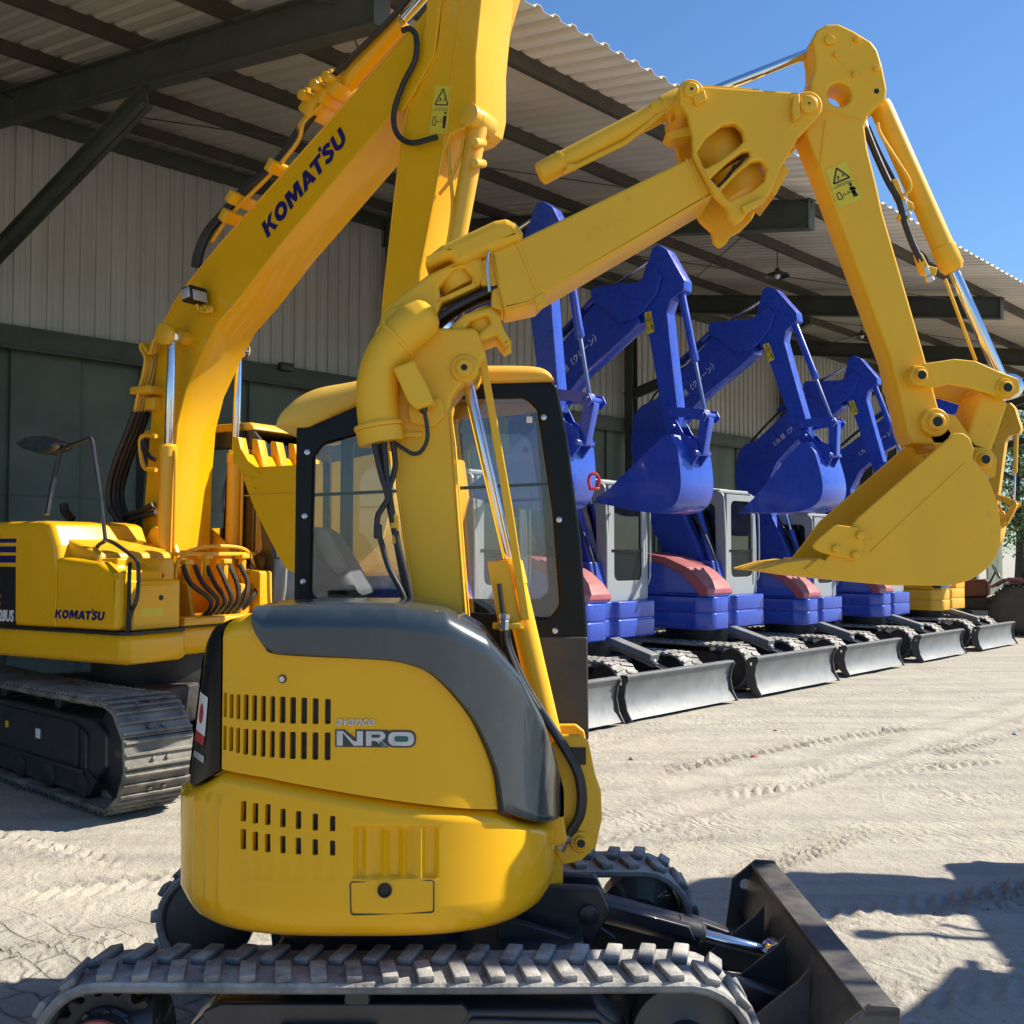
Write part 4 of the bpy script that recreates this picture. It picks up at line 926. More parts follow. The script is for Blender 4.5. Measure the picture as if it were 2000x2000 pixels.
# hoses between the fork jaws
for k in range(6):
    mb = MB(); y = -.15+.03*k; o = k*5-12
    mb.tube([G.at3(845, 640+o*.8, y), G.at3(880, 612+o*.6, y-.01), G.at3(920, 590+o*.5, y), G.at3(962, 572+o*.6, y), G.at3(1000, 555+o*.5, y)], .012, 10); mb.build('hydraulic_hose', 'rubber_hose', gx)
# ---- boom cylinder
p0, p1 = G.at3(1098, 1545, -.04), G.at3(907, 719, -.07)
B_, R_ = MB(), MB(); q = G.at3(975, 1096, -.055)
d = (p1-p0).normalized(); fr = (q-p0).length/(p1-p0).length
cylinder((B_, R_), p0, p1, .044, .021, fr); bc = B_.build('boom_cylinder', 'yellow_arm', gx); R_.build('piston_rod', 'chrome', bc)
mb = MB(); mb.plate(fillet(T(-.12, [(934, 695), (950, 700), (1000, 985), (1035, 1210), (1018, 1212), (985, 990)]), .004), -.135, -.105, .004); mb.build('rod_guard', 'yellow_arm', bc)
mb = MB(); mb.plate(fillet(T(-.125, [(952, 1098), (992, 1095), (1022, 1230), (975, 1230)]), .006), -.12, -.09, .004); mb.build('guard_plate', 'yellow_arm', bc)
mb = MB(); mb.tube([G.at3(u, v, -.145) for u, v in ((975, 1140), (980, 1180), (986, 1222))], .009, 8); mb.build('hydraulic_hose', 'rubber_hose', bc)
mb = MB(); mb.box(G.at3(990, 1222, -.13), (.10, .03, .022), .004); mb.build('hose_clamp', 'yellow_arm', bc)
for dy, du in ((-.16, 0), (-.13, 6)):
    mb = MB(); mb.tube([G.at3(u+du, v, dy) for u, v in ((985, 1222), (988, 1260), (1012, 1320), (1050, 1385), (1090, 1445), (1122, 1500), (1133, 1545), (1130, 1590), (1112, 1625), (1104, 1645))], .013, 12, 6); mb.build('hydraulic_hose', 'rubber_hose', gx)
# ---- upper boom
YA, YB2 = -.18, .06
ub = T(YA, [(958, 492), (1008, 471), (1354, 304), (1394, 380), (1062, 575), (1048, 590), (984, 604), (972, 560)])
mb = MB(); mb.plate(fillet(ub, .006), YA, YB2, .010); ubo = mb.build('upper_boom', 'yellow_arm', gx)
mb = MB(); mb.plate(T(YA-.006, [(1008, 474), (1012, 472), (1052, 566), (1047, 570)]), YA-.004, YA, .001); mb.build('weld_seam', 'yellow_arm', ubo); mb = MB(); mb.plate(T(YA, [(1338, 312), (1342, 310), (1378, 388), (1374, 390)]), YA-.004, YA, .001); mb.build('weld_seam', 'yellow_arm', ubo); mb = MB()
mb.plate(fillet(T(YA, [(1042, 582), (1062, 572), (1068, 596), (1050, 606)]), .004), YA-.006, YA+.02, .003); mb.build('weld_seam', 'yellow_arm', ubo)
mb = MB(); a = fillet(T(-.20, [(828, 520), (832, 500), (862, 476), (965, 428), (988, 424), (1008, 432), (1022, 452), (1020, 466), (985, 480), (902, 514), (888, 512), (880, 500), (860, 506)]), .014)
mb.plate(a, -.20, .08, .028, res=4); mb.build('fork_cap', 'yellow_arm', ubo)
mb = MB(); mb.tube([G.at3(u, v, -.20) for u, v in ((955, 492), (952, 520), (956, 570))], .006, 8); mb.build('hose_hook', 'bolt_steel', ubo)
mb = MB(); mb.plate(fillet(T(-.17, [(925, 520), (960, 490), (985, 560), (985, 604), (958, 600), (960, 555), (940, 556)]), .01), -.16, .03, .01); mb.build('boom_tongue', 'yellow_arm', ubo)
# ---- bracket between upper boom and stick
bo = T(-.22, [(1326, 176), (1340, 162), (1356, 160), (1374, 168), (1562, 180), (1590, 182), (1606, 202), (1600, 228), (1560, 268), (1527, 328), (1505, 378), (1482, 402), (1462, 412), (1452, 428), (1436, 438), (1424, 424), (1420, 404), (1396, 382), (1354, 304), (1352, 262), (1343, 222), (1328, 200)])
h1 = fillet(T(-.22, [(1362, 296), (1380, 268), (1412, 244), (1436, 240), (1450, 254), (1454, 274), (1440, 288), (1408, 312), (1376, 330)]), .012)
h2 = fillet(T(-.22, [(1388, 348), (1420, 318), (1450, 296), (1464, 294), (1466, 304), (1440, 330), (1404, 366)]), .006)
h3 = fillet(T(-.22, [(1408, 372), (1440, 338), (1470, 314), (1488, 312), (1498, 328), (1494, 352), (1470, 372), (1424, 392)]), .012)
mb = MB(); mb.plate(fillet(bo, .012), -.22, -.185, .008, holes=[h1, h2, h3]); mb.plate(fillet(bo, .012), .065, .10, .008)
mb.plate(T(-.185, [(1470, 200), (1590, 196), (1600, 225), (1545, 275), (1510, 300)]), -.185, .065, .01); brk = mb.build('arm_bracket', 'yellow_arm', gx)
mb = MB(); mb.plate(T(-.16, [(1372, 170), (1480, 178), (1480, 190), (1374, 184)]), -.18, .06, .003); mb.build('bracket_web', 'yellow_arm', brk); mb = MB(); mb.plate(T(-.16, [(1500, 375), (1528, 325), (1540, 335), (1512, 385)]), -.18, .06, .003); mb.build('bracket_web', 'yellow_arm', brk)
mb = MB(); axcyl(mb, 1408, 300, -.06, 0, .088, 13, 26); axcyl(mb, 1448, 352, -.06, 0, .088, 12, 24); mb.build('offset_pin', 'yellow_arm', brk)
mb = MB(); mb.tube([G.at3(u, v, -.19) for u, v in ((1390, 372), (1410, 358), (1428, 335), (1445, 318), (1458, 300))], .006, 8); mb.build('hydraulic_hose', 'rubber_hose', brk); mb = MB(); mb.tube([G.at3(u, v, -.18) for u, v in ((1388, 350), (1400, 366), (1418, 350), (1436, 322))], .006, 8); mb.build('hydraulic_hose', 'rubber_hose', brk)
pins(gx, G, [(1350, 176, -.228, .12, .044, .12), (1579, 204, -.228, .12, .052, .08)], -.23, 'yellow_arm', 'decal_black')
mb = MB(); mb.plate(fillet(T(-.23, [(1548, 190), (1560, 186), (1562, 230), (1548, 240), (1545, 215)]), .006), -.245, -.22, .005); mb.build('pin_lock', 'yellow_arm', brk); mb = MB(); mb.plate(fillet(T(-.23, [(1352, 190), (1375, 176), (1380, 196), (1358, 208)]), .006), -.24, -.22, .004); mb.build('pin_lock', 'yellow_arm', brk)
mb = MB(); mb.lathe(G.at3(1440, 420, -.2), (0, 1, 0), [(0, .02), (.03, .02)], 16); mb.plate(fillet(T(-.24, [(1448, 404), (1490, 384), (1496, 392), (1455, 416)]), .003), -.24, -.215, .003); mb.build('lifting_lug', 'yellow_arm', brk)
# ---- arm cylinder
p0, p1 = G.at3(1340, 192, -.06), G.at3(1610, 92, -.06)
b0 = G.at3(1053, 341, -.06)
mb = MB(); dd = (p0-b0).normalized(); L_ = (p0-b0).length
mb.lathe(b0, dd, [(0, .030), (.004, .040), (.01, .043), (.085, .043), (.087, .045), (.10, .045), (.102, .041), (L_-.1, .041), (L_-.09, .05), (L_-.03, .05), (L_, .042)], 28)
mb.tube([b0+dd*.10+Vector((0, -.03, -.05)), b0+dd*.3+Vector((0, -.03, -.055)), b0+dd*(L_-.25)+Vector((0, -.03, -.055)), p0+Vector((-.09, -.04, -.07))], .010, 8)
mb.box(b0+dd*.13+Vector((0, -.03, -.045)), (.035, .03, .02), .004); mb.box(p0+Vector((-.10, -.02, -.05)), (.07, .05, .05), .008); mb.plate(fillet(T(-.1, [(1298, 262), (1345, 250), (1350, 268), (1312, 275)]), .004), -.12, -.02, .004)
ac = mb.build('arm_cylinder', 'yellow_arm', gx)
mb = MB(); mb.cyl(G.at3(1330, 203, -.06), p1, .0185, seg=28); mb.build('piston_rod', 'chrome', ac)
# ---- stick
YS0, YS1 = -.17, -.03
st = T(YS0, [(1584, 172), (1585, 158), (1593, 134), (1593, 109), (1588, 78), (1596, 58), (1614, 47), (1638, 46), (1668, 60), (1702, 81), (1714, 97), (1724, 130), (1733, 174), (1730, 194), (1716, 205), (1698, 222), (1689, 246), (1695, 290), (1713, 362), (1724, 413), (1804, 688), (1811, 714), (1836, 806), (1862, 846), (1850, 870), (1785, 866), (1774, 846), (1740, 700), (1601, 326), (1574, 262), (1572, 225)])
mb = MB(); mb.plate(fillet(st, .010), YS0, YS1, .008, holes=[circ(*G.at(1640, 184, YS0), .043, 28)]); stk = mb.build('stick', 'yellow_arm', gx)
for pp, r_ in ((((1613, 235), (1602, 325)), .004), (((1612, 216), (1684, 238)), .003), (((1632, 110), (1665, 150)), .002)): mb = MB(); mb.tube([G.at3(u, v, YS0-.001) for u, v in pp], r_, 6, 2); mb.build('weld_seam', 'yellow_arm', stk)
for u, v in ((1620, 80), (1672, 78), (1633, 108), (1669, 146), (1711, 135)):
    mb = MB(); p = G.at3(u, v, YS0); mb.cyl(p, p-Vector((0, .012, 0)), .010 if u != 1620 else .018, seg=14, b=.002); mb.build('bolt_boss', 'yellow_arm', stk)
x, z = G.at(1712, 178, YS0); k_ = MB(); k_.lathe((x, YS0+.001, z), (0, -1, 0), [(0, .010), (.0025, .009)], 16); k_.build('grease_hole', 'black', stk)
pins(gx, G, [(1829, 824, YS0-.03, YS1+.03, .050, .34)], YS0-.03, 'yellow_arm', 'black')
mb = MB(); x, z = G.at(1800, 716, YS0-.03); mb.plate(fillet(T(YS0-.03, [(1776, 722), (1782, 714), (1816, 716), (1818, 728), (1798, 724)]), .004), YS0-.035, YS0-.02, .003); mb.build('pin_lock', 'yellow_arm', stk)
q4 = [(1612, 333), (1651, 314), (1686, 389), (1637, 406)]
def fnd(a, b, d, q4=q4, y=YS0):
    bl_, br_, tr, tl = q4[3], q4[2], q4[1], q4[0]
    u = (bl_[0]*(1-a)+br_[0]*a)*(1-b)+(tl[0]*(1-a)+tr[0]*a)*b; v = (bl_[1]*(1-a)+br_[1]*a)*(1-b)+(tl[1]*(1-a)+tr[1]*a)*b
    p = G.at3(u, v, y); p.y -= d; return p
warning_decal(fnd, stk, .09, .15)
# bucket cylinder
p0, p1 = G.at3(1716, 200, -.07), G.at3(1964, 758, -.07); q = G.at3(1854, 534, -.07)
B_, R_ = MB(), MB(); cylinder((B_, R_), p0, p1, .040, .021, (q-p0).length/(p1-p0).length, ends=False)
R_.cyl(p1+Vector((0, -.05, 0)), p1+Vector((0, .05, 0)), .045); bcy = B_.build('bucket_cylinder', 'yellow_arm', gx); R_.build('piston_rod', 'chrome', bcy)
mb = MB(); mb.tube([G.at3(u, v, -.135) for u, v in ((1714, 240), (1720, 262), (1750, 310), (1776, 352), (1776, 372), (1760, 385))], .007, 8)
mb.plate(fillet(T(-.12, [(1740, 352), (1752, 350), (1766, 388), (1782, 398), (1784, 410), (1768, 412), (1750, 385)]), .003), -.13, -.09, .004); mb.plate(fillet(T(-.12, [(1788, 492), (1800, 496), (1812, 520), (1830, 524), (1826, 540), (1800, 534)]), .004), -.13, -.09, .004); mb.box(G.at3(1764, 425, -.11), (.04, .03, .02), .004); mb.build('oil_pipe', 'yellow_arm', bcy)
mb = MB(); mb.tube([G.at3(u, v, -.12) for u, v in ((1690, 250), (1710, 300), (1735, 355), (1755, 390), (1766, 430), (1782, 475), (1800, 512))], .012, 10); mb.build('hydraulic_hose', 'rubber_hose', bcy); mb = MB(); mb.tube([G.at3(u, v, -.09) for u, v in ((1692, 246), (1716, 300), (1742, 350), (1762, 392))], .012, 10); mb.build('hydraulic_hose', 'rubber_hose', bcy); mb = MB(); mb.tube([G.at3(u, v, -.11) for u, v in ((1790, 490), (1803, 500), (1810, 515), (1806, 528))], .010, 8); mb.build('hydraulic_hose', 'rubber_hose', bcy)
mb = MB(); a, b = G.at3(1846, 545, -.12), G.at3(1906, 705, -.12); mb.cyl(a, b, .0065, seg=8); mb.build('rod_guard', 'yellow_arm', bcy)
# links
lk_ = T(-.19, [(1778, 724), (1800, 712), (1860, 703), (1900, 707), (1942, 726), (1984, 742), (1986, 766), (1966, 782), (1930, 772), (1890, 760), (1850, 752), (1822, 758), (1800, 758), (1780, 748)])
for ya, yb in ((-.215, -.195), (.04, .06)):
    mb = MB(); mb.plate(fillet(lk_, .014), ya, yb, .005); lko = mb.build('side_link', 'yellow_arm', gx)
l2 = T(-.15, [(1912, 764), (1966, 786), (1932, 884), (1888, 880), (1886, 850)])
mb = MB(); mb.plate(fillet(l2, .02), -.17, .01, .012); mb.build('bucket_link', 'yellow_arm', gx)
pins(gx, G, [(1797, 734, -.225, .07, .036, .40), (1964, 758, -.225, .07, .036, .42), (1921, 898, -.225, .07, .036, .42)], -.22, 'yellow_arm', 'black', 'link_pin')
# ---- bucket
YK0, YK1 = -.30, .16
side = T(YK0, [(1675, 1012), (1858, 852), (1868, 845), (1882, 846), (1894, 855), (1903, 876), (1900, 894), (1922, 922), (1938, 952), (1949, 985), (1955, 1025), (1953, 1067), (1938, 1099), (1909, 1125), (1880, 1138), (1843, 1144), (1735, 1143), (1662, 1135), (1600, 1124), (1608, 1100), (1640, 1060)])
sm = catmull([Vector((a, 0, b)) for a, b in side[6:16]], 4)
side2 = side[:6]+[(p.x, p.z) for p in sm]+side[16:]
bk = None
mb = MB(); mb.plate(side2, YK0, YK0+.016, .004); bk = mb.build('bucket', 'yellow_worn', gx)
mb = MB(); mb.plate(side2, YK1-.016, YK1, .004); mb.build('side_plate', 'yellow_arm', bk)
shell = [(p.x, p.z) for p in sm]+side[16:19]
mb = MB(); rs = []
def off_in(P, t):
    out = []
    for i in range(len(P)):
        a, b = P[max(0, i-1)], P[min(len(P)-1, i+1)]; d = Vector((b[0]-a[0], b[1]-a[1])).normalized(); out.append((P[i][0]-(-d.y)*-t, P[i][1]-d.x*t*-1*-1))
    return out
inn = off_in(shell, .014)
c0 = Vector(T(YK0, [(1800, 1010)])[0]); 
inn = [tuple(Vector(p)+(c0-Vector(p)).normalized()*.014) for p in shell]
shp = [(a[0], a[1]) for a in shell]+inn[::-1]
mb.plate(shp, YK0+.012, YK1-.012, .002); mb.build('bucket_shell', 'yellow_arm', bk)
mb = MB(); mb.tube([G.at3(u, v, YK0-.0005) for u, v in ((1700, 1078), (1885, 905))], .0025, 6, 2); mb.build('fold_line', 'yellow_arm', bk)
mb = MB()   # side cutter and lip
mb.plate(fillet(T(YK0-.01, [(1586, 1066), (1596, 1054), (1626, 1028), (1636, 1025), (1676, 1030), (1688, 1062), (1672, 1096), (1606, 1080), (1592, 1074)]), .006), YK0-.016, YK0-.001, .004)
for u, v in ((1631, 1072), (1669, 1084), (1678, 1046)):
    p = G.at3(u, v, YK0-.012); mb.cyl(p+Vector((0, .0, 0)), p-Vector((0, .022, 0)), .014, seg=16)
mb.build('side_cutter', 'yellow_arm', bk)
mb = MB(); mb.plate(fillet(T(YK1, [(1586, 1066), (1596, 1054), (1626, 1028), (1636, 1025), (1676, 1030), (1688, 1062), (1672, 1096), (1606, 1080), (1592, 1074)]), .006), YK1+.001, YK1+.016, .004); mb.build('side_cutter', 'yellow_arm', bk)
mb = MB(); mb.plate(T(YK0, [(1572, 1112), (1600, 1090), (1680, 1118), (1662, 1136), (1600, 1128)]), YK0+.001, YK1-.001, .004); mb.build('cutting_lip', 'yellow_worn', bk)
for k in range(4):
    y = YK0+.01+k*(YK1-YK0-.08)/3
    mb = MB(); o = T(YK0, [(1485, 1113), (1500, 1108), (1535, 1098), (1574, 1093), (1604, 1096), (1640, 1108), (1640, 1132), (1600, 1130), (1560, 1124), (1520, 1119), (1487, 1116)]); mb.plate(o, y, y+.058, .004); mb.build('bucket_tooth', 'yellow_worn', bk)
for y in (-.13, .03):
    ear = T(-.13, [(1790, 868), (1850, 812), (1880, 850), (1905, 872), (1936, 888), (1940, 920), (1935, 945), (1900, 900), (1860, 860), (1830, 890)])
    mb = MB(); mb.plate(fillet(T(-.13, [(1800, 840), (1830, 806), (1858, 815), (1896, 870), (1925, 878), (1938, 898), (1934, 935), (1912, 930), (1880, 880), (1820, 880)]), .01), y-.012 if y > 0 else y-.04, y+.012 if y > 0 else y-.016, .004); mb.build('bucket_ear', 'yellow_arm', bk)

def crimp(p, q, r=.017, parent=gx):
    p, q = Vector(p), Vector(q); d = (q-p).normalized(); mb = MB()
    mb.lathe(p, d, [(0, r*.7), (.004, r), (.035, r), (.038, r*.8), (.042, r*1.15), (.058, r*1.15), (.06, r*.7)], 6); mb.build('hose_fitting', 'bolt_steel', parent)
for a_, b_ in (((984, 1232), (985, 1210)), ((1110, 1630), (1098, 1650))):
    for dy in (-.16, -.13): crimp(G.at3(*a_, dy), G.at3(*b_, dy))
for a_, b_, y_ in (((1764, 392), (1768, 405), -.12), ((1690, 252), (1686, 238), -.12), ((1806, 520), (1812, 534), -.12), ((800, 1232), (803, 1250), -.26)): crimp(G.at3(*a_, y_), G.at3(*b_, y_), .014)
# ================================================================== the row of compact excavators along the shed
C0 = Vector((1.9, 11.7, 0)); STEP = Vector((1.77, 1.91, 0)); ROW = -42.7
FWD = Vector((math.cos(R(ROW)), math.sin(R(ROW)), 0))
def row_origin(k): return C0+STEP*(k-2)-FWD*1.55
M3 = Frame(row_origin(3).x, row_origin(3).y, ROW)
AR = {}      # arm pivots of the row machine
def row_machine(body, body2, cover, hoodc, light, label, group, cab=True, text='1.7t 吊（クレーン）'):
    root = thing('mini_excavator', label, 'excavator', row_origin(3)[:], R(ROW), group)
    T3 = lambda y, pts: M3.tr(y, pts)
    for ya, yb, sd in ((-.82, -.45, -1), (.45, .82, 1)):
        mb, ml = MB(), MB(); belt(mb, ml, -1.0, 1.0, ya, yb, .275, .292, .03, .016, .10, rows=2)
        o = mb.build('rubber_track', 'track_rubber', root); ml.build('track_lugs', 'track_rubber', o)
        mid = (ya+yb)/2
        mb = MB(); mb.plate(fillet([(-.75, .10), (.75, .10), (.80, .42), (.70, .47), (-.70, .47), (-.78, .38)], .03), mid-.10, mid+.10, .01); mb.build('track_frame', 'frame_black', root)
        for x in (-1.0, 1.0):
            mb = MB(); mb.lathe((x, mid-.11, .292), (0, 1, 0), [(0, .05), (.01, .09), (.03, .235), (.19, .235), (.21, .09), (.22, .05)], 24); mb.build('idler_wheel', 'frame_black', root)
    mb = MB(); mb.plate(fillet([(-.45, -.46), (.50, -.46), (.5, .46), (-.45, .46)], .05), .20, .52, .02, axis='z'); mb.cyl((0, 0, .5), (0, 0, .84), .42, seg=36); mb.build('chassis', 'frame_black', root)
    # dozer blade
    X = 1.50
    mb = MB(); pf = [(X+.02, .46), (X-.02, .38), (X-.04, .27), (X-.02, .14), (X+.06, .03), (X+.04, .025), (X-.05, .13), (X-.07, .27), (X-.05, .40), (X-.01, .475)]
    mb.plate(pf, -1.03, 1.03, .002); mb.plate(fillet([(X-.06, .455), (X+.03, .455), (X+.03, .48), (X-.06, .48)], .005), -1.04, 1.04, .002)
    bl = mb.build('dozer_blade', 'blade_steel', root)
    for y in (-1.04, 1.022):
        mb = MB(); mb.plate(fillet([(X+.03, .48), (X-.10, .46), (X-.14, .36), (X-.12, .12), (X+.01, .015), (X+.09, .015), (X+.02, .13), (X-.01, .27), (X+.01, .38), (X+.045, .44)], .01), y, y+.018, .003, holes=[circ(X-.06, .39, .02)]); mb.build('end_plate', 'blade_dark', bl)
    mb = MB(); mb.box((X-.10, 0, .14), (.05, 1.9, .06), .01); mb.box((X-.09, 0, .33), (.04, 1.9, .04), .01); mb.build('blade_stiffener', 'blade_dark', bl)
    for y in (-.34, .28):
        mb = MB(); mb.plate(fillet([(.40, .22), (.45, .33), (.9, .36), (1.42, .26), (1.42, .14), (.9, .20)], .03), y, y+.06, .008); mb.build('blade_arm', 'frame_black', root)
    b_, r_ = MB(), MB(); cylinder((b_, r_), (.62, -.02, .66), (1.40, -.02, .42), .045, .022, .70); b_.plate(fillet([(.50, .64), (.58, .76), (1.16, .60), (1.14, .52), (.56, .68)], .01), -.10, .07, .008); c = b_.build('blade_cylinder', 'blade_steel', root); r_.build('piston_rod', 'chrome', c)
    # swing body
    mb = MB(); pl = fillet([(-.80, -.80), (.50, -.80), (.70, -.66), (.70, -.28), (.52, -.24), (.52, .02), (.60, .06), (.62, .80), (.4, .86), (-.55, .86), (-.92, .60), (-1.02, 0), (-.95, -.6)], .14, 5)
    mb.plate(pl, .74, .955, .018, axis='z'); mb.plate([(x*.985, y*.985) for x, y in pl], .95, .968, 0, axis='z'); mb.plate(pl, .963, 1.165, .018, axis='z'); mb.build('swing_body', body2, root)
    hp = [(-.88, 1.165), (.70, 1.165), (.70, 1.22), (.60, 1.33), (.36, 1.50), (.05, 1.63), (-.35, 1.71), (-.80, 1.72), (-.9, 1.6)]
    mb = MB(); mb.plate(fillet(hp, .05), -.80, -.24, .05, res=4); hd = mb.build('engine_hood', hoodc, root)
    cp = [(.715, 1.19), (.70, 1.27), (.60, 1.38), (.38, 1.55), (.06, 1.675), (-.35, 1.745), (-.86, 1.745), (-.88, 1.68), (-.35, 1.65), (.02, 1.58), (.31, 1.45), (.50, 1.28), (.56, 1.19)]
    mb = MB(); mb.plate(fillet(cp, .03), -.825, -.22, .018, res=3); mb.build('engine_cover', cover, root)
    mb = MB()
    for k in range(7): mb.box((-.70+k*.07, -.803, 1.36), (.02, .008, .20), .003)
    mb.build('vents', 'black', hd)
    if cab:
        y0, y1 = .0, .82; x0, x1 = -.66, .47; z0, z1 = 1.165, 2.585
        so = fillet([(x0, z0, .03), (x1, z0, .03), (x1+.0, 1.9), (x1-.03, z1-.02, .12), (x0+.02, z1, .12)], .05, 6)
        sh = fillet([(x0+.10, 1.66), (x1-.16, 1.60), (x1-.17, 2.40), (x0+.14, 2.42)], .10, 5)
        cb = None
        for y in (y0, y1-.05):
            mb = MB(); mb.plate(so, y, y+.05, .015, holes=[sh], res=3); o = mb.build('cab_side', 'cab_silver', root)
            mb = MB(); mb.plate(sh, y+.03, y+.034, 0); mb.build('window_glass', 'glass_dark', o)
        mb = MB(); fo = [(y0+.045, z0), (y1-.045, z0), (y1-.045, z1-.06), (y0+.045, z1-.06)]
        mb.plate(fo, x1-.055, x1-.005, .004, axis='x', holes=[fillet([(y0+.15, 1.40), (y1-.12, 1.40), (y1-.12, 2.44), (y0+.15, 2.44)], .10, 5)]); o = mb.build('cab_front', 'cab_silver', root)
        mb = MB(); mb.plate(fillet([(y0+.095, 1.325), (y1-.085, 1.325), (y1-.085, 2.465), (y0+.095, 2.465)], .07, 5), x1-.030, x1-.026, 0, axis='x'); mb.build('windscreen', 'glass_dark', o)
        mb = MB(); mb.plate(fillet([(y0+.12, 1.34), (y1-.11, 1.34), (y1-.11, 1.74), (y0+.12, 1.74)], .04, 4), x1-.024, x1-.018, .001, axis='x'); mb.box((x1-.01, .40, 1.76), (.03, .60, .03), .006); mb.build('lower_panel', 'black_frame', o)
        mb = MB(); mb.tube([(x1+.03, y1-.05, 1.35), (x1+.05, y1-.03, 1.5), (x1+.05, y1-.03, 2.2), (x1+.02, y1-.05, 2.3)], .012, 8); mb.build('handrail', 'cab_silver', o)
        mb = MB(); mb.plate(fo, x0, x0+.05, .004, axis='x', holes=[fillet([(y0+.12, 1.8), (y1-.1, 1.8), (y1-.1, 2.42), (y0+.12, 2.42)], .06)]); mb.build('cab_rear', 'cab_silver', root)
        mb = MB(); mb.plate(fillet([(x0+.03, y0+.01), (x1-.10, y0+.01), (x1-.10, y1-.01), (x0+.03, y1-.01)], .06), z1-.05, z1+.012, .02, axis='z'); mb.plate(fillet([(x0+.2, .15), (.15, .15), (.15, .65), (x0+.2, .65)], .06), z1+.012, z1+.04, .012, axis='z'); mb.build('cab_roof', 'cab_silver', root)
        mb = MB(); mb.box((-.25, .41, 1.45), (.42, .44, .16), .05); mb.box((-.45, .41, 1.80), (.12, .44, .62), .05); mb.box((.25, .41, 1.35), (.12, .2, .36), .02); mb.build('seat', 'dark_plastic', root)
    else:
        mb = MB(); mb.plate(fillet([(.0, 1.165), (.60, 1.165), (.60, 1.30), (.55, 1.34), (0, 1.34)], .03), .28, .80, .02); mb.build('footwell_box', body, root)
        mb = MB(); mb.plate(fillet([(.0, 1.34), (.56, 1.34), (.52, 1.42), (.1, 1.46)], .02), .30, .78, .02); mb.build('floor_step', cover, root)
        mb = MB(); mb.box((-.25, .41, 1.45), (.42, .44, .16), .05); mb.box((-.45, .41, 1.80), (.12, .44, .62), .05); mb.build('seat', 'dark_plastic', root)
        for y in (.05, .78):
            mb = MB(); mb.tube([(-.72, y, 1.1), (-.72, y, 2.2), (-.68, y, 2.42)], .03, 8); mb.tube([(.42, y, 1.2), (.42, y, 2.3), (.38, y, 2.45)], .025, 8); mb.build('canopy_post', 'frame_black', root)
        mb = MB(); mb.plate(fillet([(-.80, 2.42), (.50, 2.42), (.46, 2.52), (-.74, 2.54)], .03), .0, .84, .03); mb.build('canopy', body, root)
    # ---- arm, measured in the plane of the machine's right boom face
    Y0, Y1 = -.20, .0
    bp = T3(Y0, [(1330, 1150), (1278, 1040), (1240, 930), (1231, 870), (1238, 810), (1252, 793), (1280, 779), (1325, 730), (1387, 661), (1402, 648), (1455, 648), (1474, 690), (1444, 716), (1372, 775), (1325, 832), (1306, 885), (1316, 965), (1392, 1140)])
    mb = MB(); mb.plate(fillet(bp, .05, 5), Y0, Y1, .008); bo = mb.build('boom', body, root); bo['arm'] = 1
    mb = MB(); mb.plate(fillet(T3(Y0, [(1325, 1120), (1340, 1095), (1392, 1095), (1402, 1150), (1390, 1180), (1335, 1180)]), .02), Y0-.05, Y1+.05, .01); mb.build('swing_bracket', body2, root)
    # lettering
    if text: x0, x1, ya, yb = textdims(text, 1, .01, .1)
    else: x0, x1 = 0, 1
    a, b = Vector(M3.at(1322, 792, Y0)), Vector(M3.at(1396, 718, Y0)); ex = (b-a)/(x1-x0); ez = Vector((-ex.y, ex.x))
    if text: mb = MB(); mb.text(text, lambda x, y, z: Vector((a.x+ex.x*(x-x0)+ez.x*y*1.1, Y0-.001-z, a.y+ex.y*(x-x0)+ez.y*y*1.1)), 1, .01, .1, .002); mb.build('lettering', 'white', bo)
    bk = T3(Y0-.02, [(1383, 640), (1388, 630), (1470, 622), (1500, 600), (1512, 612), (1505, 640), (1480, 672), (1462, 684), (1440, 692), (1425, 680), (1408, 664), (1390, 658)])
    for ya, yb in ((Y0-.03, Y0-.005), (Y1+.005, Y1+.03)):
        mb = MB(); mb.plate(fillet(bk, .02), ya, yb, .004); o = mb.build('arm_bracket', body, root); o['arm'] = 1
    mb = MB(); b0, b1 = M3.at(1329, 712, -.1), M3.at(1395, 652, -.1); b2 = M3.at(1488, 588, -.1)
    mb.cyl((b0[0], -.1, b0[1]+.02), (b1[0], -.1, b1[1]+.05), .05); o = mb.build('arm_cylinder', body, root); o['arm'] = 1
    mb = MB(); mb.cyl((b1[0], -.1, b1[1]+.05), (b2[0], -.1, b2[1]), .02); mb.build('piston_rod', 'chrome', o)
    for k in (-.15, -.05):
        mb = MB(); mb.tube([M3.at3(1300, 890, k), M3.at3(1262, 850, k), M3.at3(1262, 800, k), M3.at3(1300, 745, k), M3.at3(1370, 668, k)], .014, 8)
        o = mb.build('hydraulic_hose', 'rubber_hose', root); o['arm'] = 1
    mb = MB(); c1, c2 = M3.at3(1405, 1150, -.10), M3.at3(1338, 905, -.10)
    b_, r_ = MB(), MB(); cylinder((b_, r_), c1, c2, .05, .024, .62); o = b_.build('boom_cylinder', body, root); r_.build('piston_rod', 'chrome', o)
    mb = MB(); mb.tube([M3.at3(1395, 1160, -.17), M3.at3(1400, 1110, -.2), M3.at3(1380, 1050, -.2), M3.at3(1350, 1000, -.19), M3.at3(1330, 960, -.18)], .016, 8); mb.build('hydraulic_hose', 'rubber_hose', root)
    sp = T3(Y0+.01, [(1482, 594), (1488, 566), (1498, 559), (1515, 565), (1535, 588), (1554, 609), (1556, 625), (1534, 645), (1530, 668), (1572, 815), (1582, 850), (1570, 868), (1556, 856), (1546, 831), (1504, 712), (1480, 668), (1474, 640), (1478, 610)])
    mb = MB(); mb.plate(fillet(sp, .02), Y0+.02, Y1-.02, .006); st = mb.build('stick', body, root); st['arm'] = 2
